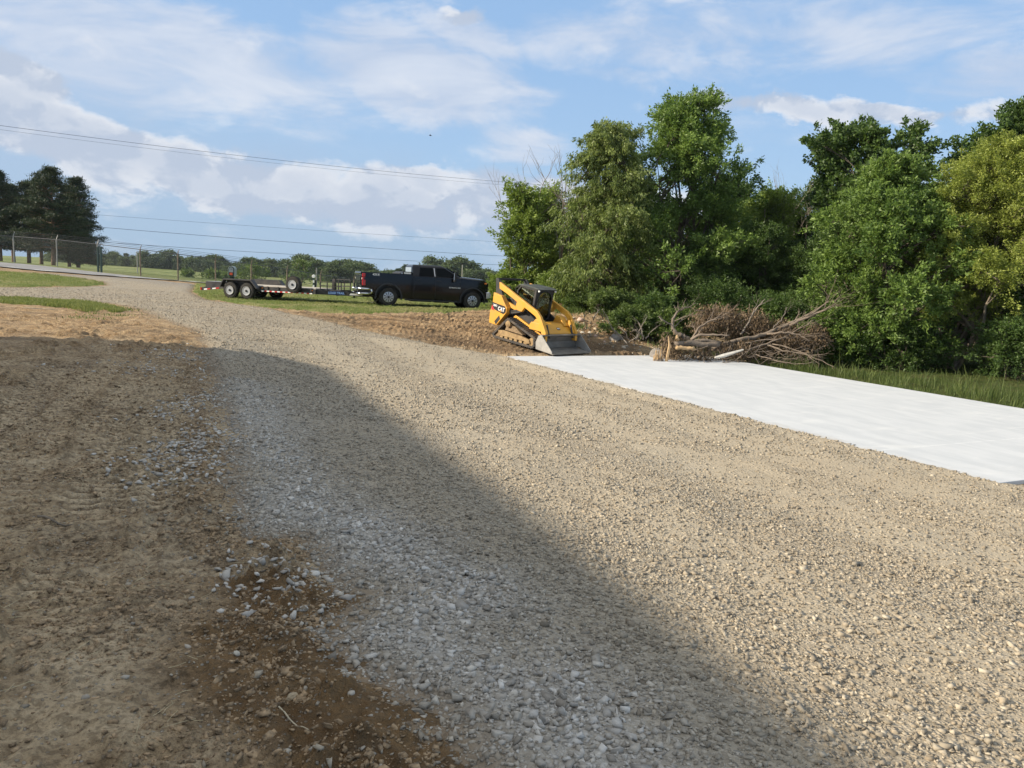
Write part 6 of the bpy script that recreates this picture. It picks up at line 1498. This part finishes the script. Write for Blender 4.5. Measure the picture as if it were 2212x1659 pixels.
# broken stump: upright splinters
sb = Z6(130, 668, 26.6); st_o = empty('broken_stump', (sb.x, sb.y, g1(sb.x, sb.y)-.02), 0, 'splintered tree stump with upright pale slivers at the slab corner', 'stump')
mb = MB(); mb.tube([(.02, .05, -.1), (.0, .05, .18)], [.26, .18], 9); mb.build('base', M_LOG, st_o)
for i in range(20):
    a = rg.uniform(-1, 1); x = a*.17; h = rg.uniform(.35, .70)*(1-.35*abs(a)); w0 = rg.uniform(.016, .042)
    b0v = Vector((x, rg.uniform(-.1, .1), 0)); tpv = b0v+Vector((x*.15+rg.gauss(.02, .04), rg.gauss(0, .04), h))
    MB().tube([b0v, b0v.lerp(tpv, .6), tpv], [w0, w0*.75, .006], 5).build('splinter', M_SPL, st_o)
tv_ = Z6(240, 420, 26.6)-st_o.location; MB().tube([Vector((.26, 0, .05)), Vector((.38, 0, .5)).lerp(tv_, .3), tv_], [.06, .05, .008], 5).build('splinter', M_SPL, st_o)
def plank(a, b, w_, th_, mat, name, label, cat):
    c = (a+b)/2; o = MB().bar(a-c, b-c, w_, th_).build(name, mat, bevel=.004); o.location = c; return tag(o, label, cat)
pl = MB(); a, b = Z6(780, 670, 26.3), Z6(1110, 580, 26.5); c = a; pl.tube([a-c, (a.lerp(b, .3)-c)+Vector((0, 0, -.02)), b-c], [.03, .075, .03], 5)
o = pl.build('peeled_branch', pmat('bleached_wood', (.55, .52, .46), .8, var=.15, vscale=8)); o.location = c; tag(o, 'white peeled branch lying at the slab edge in front of the pile', 'branch')
# dead foliage hung through the pile
CC = []; SS = []
for (x0, x1, y0, y1, n, D) in [(650, 950, 110, 270, 24, 29.6), (560, 780, 150, 330, 22, 29.2), (900, 1350, 150, 400, 48, 29.4), (1230, 1650, 280, 420, 40, 29.2), (1650, 1900, 500, 680, 34, 28.6), (1100, 1650, 480, 640, 30, 28.8), (850, 1200, 520, 680, 24, 28.0), (1850, 2080, 300, 480, 18, 28.4),
                             (180, 330, 480, 660, 16, 27.6), (300, 700, 600, 670, 16, 27.6), (1500, 1850, 400, 560, 18, 28.4)]:
    for i in range(n): v = Z6(rg.uniform(x0, x1), rg.uniform(y0, y1), D+rg.uniform(-.5, .5)); CC.append(tuple(v)); SS.append(rg.uniform(.16, .32))
CC = np.array(CC); org = CC.mean(0); V, F, h = leaves(CC-org, np.array(SS)*1.1, 62, .12, .042, .8, np.clip(rng.normal(.45, .25, len(CC)), 0, 1), 1.0)
bp = empty('brush_pile', tuple(org), 0, 'heap of brown wilted branches and leaves beyond the slab', 'brush pile')
np_mesh('dead_leaves', V, F, M_DLEAF, bp, False, {'hue': h})
mb = MB()
for i in range(230):
    c = Vector(CC[rg.randrange(len(CC))]-org); d = Vector((rg.gauss(.5, .6), rg.gauss(0, .5), rg.gauss(.2, .5))).normalized(); L = rg.uniform(.4, 1.3)
    mb.tube(wander(c-d*L*.5, c+d*L*.5, 4, .12, rg), [.012, .011, .009, .007, .003], 4, cap=False)
for i in range(120):
    x, y = rg.uniform(250, 2000), rg.uniform(560, 720); c = Z6(x, y, 27.4+rg.uniform(-.6, .8))-Vector(org); d = Vector((rg.gauss(.3, .7), rg.gauss(0, .5), rg.gauss(.15, .3))).normalized(); L = rg.uniform(.3, .9)
    mb.tube(wander(c-d*L*.5, c+d*L*.5, 3, .12, rg), [.012, .010, .008, .003], 4, cap=False)
mb.build('twigs', M_BRN, bp, smooth=True, recalc=False)
# bare saplings left of the stump
def Z7(x, y, D): return pdepth((2150+x/4.424)*.5486, (1180+y/4.424)*.5486, D)
sap = empty('dead_saplings', tuple(Z7(1700, 700, 28.3)), 0, 'thin grey leafless stems leaning in front of the shrubs, left of the stump', 'dead stems')
for pts in [[(1420, 755), (1250, 590), (1120, 450), (1060, 290), (990, 160)], [(1690, 700), (1660, 500), (1600, 380), (1540, 330)], [(1560, 700), (1640, 520), (1700, 400), (1770, 290)], [(1400, 760), (1210, 570), (1090, 400)], [(1700, 650), (1560, 520), (1490, 560)],
            [(1440, 750), (1560, 660), (1640, 560)], [(1580, 700), (1582, 590)], [(820, 350), (870, 240), (940, 170)], [(2200, 440), (2020, 370), (1960, 285)], [(1730, 690), (1800, 600), (1950, 460)], [(1460, 720), (1380, 560), (1290, 480)]]:
    limb(sap, [Z7(x, y, 28.6+rg.uniform(-.3, .3)) for x, y in pts], .022, .008, M_DEAD, 'stem', 3, .35)
# stones of the dirt bank
for (x, y, r, lb, m_) in [(600, 360, .17, 'large pink stone at the top of the dirt bank, right of the loader', M_RPNK), (415, 330, .09, 'round pale stone beside the loader on the bank', M_RPAL), (390, 180, .11, 'flat pale slab of stone high on the bank', M_RPAL),
                     (1000, 545, .12, 'tan stone at the foot of the shrubs on the bank', M_RTAN), (860, 520, .09, 'small tan stone left of the tan stone at the shrubs', M_RTAN), (630, 555, .08, 'white stone in the middle of the bank', M_RPAL),
                     (755, 570, .07, 'small white stone right of the middle white one', M_RPAL), (520, 625, .08, 'pale stone just above the bucket corner', M_RPAL), (865, 640, .08, 'pinkish stone on the lower bank', M_RPNK),
                     (1200, 700, .24, 'big brown grey boulder at the base of the shrubs', M_RGRY), (1020, 740, .07, 'small red brown stone near the dark mud', M_RPNK), (385, 275, .10, 'angular tan stone above the round pale stone', M_RTAN),
                     (490, 552, .10, 'flat tan stone beside the green weeds', M_RTAN), (1050, 560, .09, 'reddish stone right of the tan one at the shrubs', M_RPNK)]:
    rock_thing((2150+x/4.424)*.5486, (1180+y/4.424)*.5486, r, lb, m_)
rock_thing(0, 0, .42, 'dark grey boulder behind the splintered stump', M_RGRY, at=Z7(2030, 700, 27.9)); rock_thing(0, 0, .26, 'grey boulder half hidden among the shrubs', M_RGRY, at=Z7(2070, 300, 31.0), sq=(1.2, .8, .6))
bpy.data.objects['rock'].name = 'rock'
# rubble
x, y = scatter(7000, 1.0, 12, 26, 38); PB = poly([(1215, 640), (1245, 700), (1290, 745), (1400, 766), (1430, 745), (1370, 700), (1310, 670), (1270, 640)]); s_ = sdist(x, y, PB); k = (s_ > -.2) & (rng.random(len(x)) < .55); x, y = x[k], y[k]
r = np.clip(.022*np.exp(rng.normal(0, .6, len(x))), .010, .10); V, F, i_ = rocks(np.stack([x, y, gridval(GZF, x, y)+r*.25], 1), r, ICO, jit=.2)
tag(np_mesh('rubble', V, F, M_STONE, None, False, {'tint': rng.random(len(x))[i_], 'fresh': np.full(len(i_), .15), 'warm': np.clip(rng.normal(.6, .4, len(x)), 0, 1)[i_]}), 'small stones and crumbs littering the dirt bank', 'rubble', kind='stuff')

# ------------------------------------------------------------------ grass blades
def blades(name, x, y, z, h, w_, mat, label, lean=.35):
    n = len(x); a = rng.uniform(0, 6.283, n); c, s = np.cos(a), np.sin(a); l = rng.normal(0, lean, (n, 2))
    b = np.stack([x, y, z], 1); W = w_*rng.uniform(.7, 1.3, n)
    p0 = b-np.stack([c*W, s*W, 0*x], 1)*.5; p1 = b+np.stack([c*W, s*W, 0*x], 1)*.5
    mid = b+np.stack([l[:, 0]*h*.35, l[:, 1]*h*.35, h*.6], 1); tip = b+np.stack([l[:, 0]*h, l[:, 1]*h, h*rng.uniform(.8, 1.05, n)], 1)
    m0 = mid-np.stack([c*W, s*W, 0*x], 1)*.35; m1 = mid+np.stack([c*W, s*W, 0*x], 1)*.35
    V = np.stack([p0, p1, m1, m0, m0, m1, tip, tip+1e-4], 1).reshape(-1, 3); F = np.arange(8*n).reshape(-1, 4)
    hue = np.repeat(np.clip(rng.normal(.45, .25, n)+.0, 0, 1), 8)
    return tag(np_mesh(name, V, F, mat, None, False, {'hue': hue}), label, 'grass', kind='stuff')
ML_LAWN = mat_leaf('lawn_blades', (0.105, 0.160, 0.034), (0.33, 0.32, 0.13), .3, .7); ML_TALL = mat_leaf('tall_grass_blades', (0.038, 0.070, 0.014), (0.150, 0.185, 0.052), .3, .6)
xs_, ys_ = [], []
for P, n in ((P_LAWN, 95000), (P_STRIP, 26000), (P_ISL, 14000)):
    P2 = P[(P[:, 0] > -34)]; x = rng.uniform(P2[:, 0].min(), P2[:, 0].max(), n*2); y = rng.uniform(P2[:, 1].min(), P2[:, 1].max(), n*2)
    s_ = sdist(x, y, P)+(fbm(x*.9, y*.9, 4, 51)-.5)*.5+rng.normal(0, .12, len(x)); k = (s_ > 0) & (np.abs(x) < .72*y+1) & (ldist(x, y, ROADC)[0] > 3.1); x, y = x[k][:n], y[k][:n]; xs_.append(x); ys_.append(y)
x, y = np.concatenate(xs_), np.concatenate(ys_); hh = .055+.07*np.clip(fbm(x*.8, y*.8, 3, 5)*1.6-.3, 0, 1)
blades('grass_blades', x, y, gridval(GZF, x, y)+.02, hh*rng.uniform(.6, 1.3, len(x)), .018, ML_LAWN, 'blades of the mown lawn along the drive and under the truck')
n = 60000; x = rng.uniform(7.5, 24, n); y = rng.uniform(8, 31, n); s_ = sdist(x, y, P_RIGHT); ls = sdist(x, y, P_SLAB)
k = (s_ > .02) & (ls < -.03) & (rng.random(n) < np.clip(1.4+ls/3.0, 0.12, 1)); x, y, ls = x[k], y[k], ls[k]
hh = (.12+.55*np.clip(fbm(x*.9, y*.9, 4, 15)*2.6-.85, 0, 1))*.8*np.clip(-ls/1.2+.25, .25, 1)
blades('tall_grass', x, y, gridval(GZF, x, y)+.02, hh*np.where(rng.random(len(x)) < .06, 1.8, 1)*rng.uniform(.4, 1.35, len(x)), .016, ML_TALL, 'tall weedy grass between the slab and the trees at the right', .3)
# weeds on the bank and by the pile
mb = []
for (px, py, sx_, n_, h_) in [(1222, 672, .5, 900, .25), (1232, 706, .25, 500, .22), (1260, 655, .8, 1200, .3), (1512, 762, .3, 500, .3), (1480, 755, .6, 700, .25), (1600, 770, 1.2, 1400, .25), (240, 668, .5, 300, .12), (190, 690, .4, 90, .1), (235, 682, .6, 120, .1)]:
    q = gp(px, py); x = q.x+rng.normal(0, sx_, n_); y = q.y+rng.normal(0, sx_*.6, n_); mb.append((x, y, np.full(n_, h_)))
x = np.concatenate([m[0] for m in mb]); y = np.concatenate([m[1] for m in mb]); hh = np.concatenate([m[2] for m in mb]); k = sdist(x, y, P_SLAB) < -.05; x, y, hh = x[k], y[k], hh[k]
blades('weeds', x, y, gridval(GZF, x, y), hh*rng.uniform(.4, 1.2, len(x)), .022, ML_BUSH, 'patches of green weeds on the dirt bank and by the brush pile', .5)

# thin summer haze
hb = MB().box((-20, 240, 30), (760, 560, 86)).build('haze', None); hm = bpy.data.materials.new('haze_air'); hm.use_nodes = True; w = NT(hm.node_tree)
out = w.node('ShaderNodeOutputMaterial'); v = w.node('ShaderNodeVolumePrincipled'); v.inputs['Color'].default_value = (.80, .87, .95, 1); v.inputs['Density'].default_value = 0.00009; v.inputs['Anisotropy'].default_value = 0.2
w.l.new(v.outputs[0], out.inputs['Volume']); hb.data.materials.append(hm); tag(hb, kind='stuff')
try: scene.cycles.volume_bounces = 0
except Exception: pass
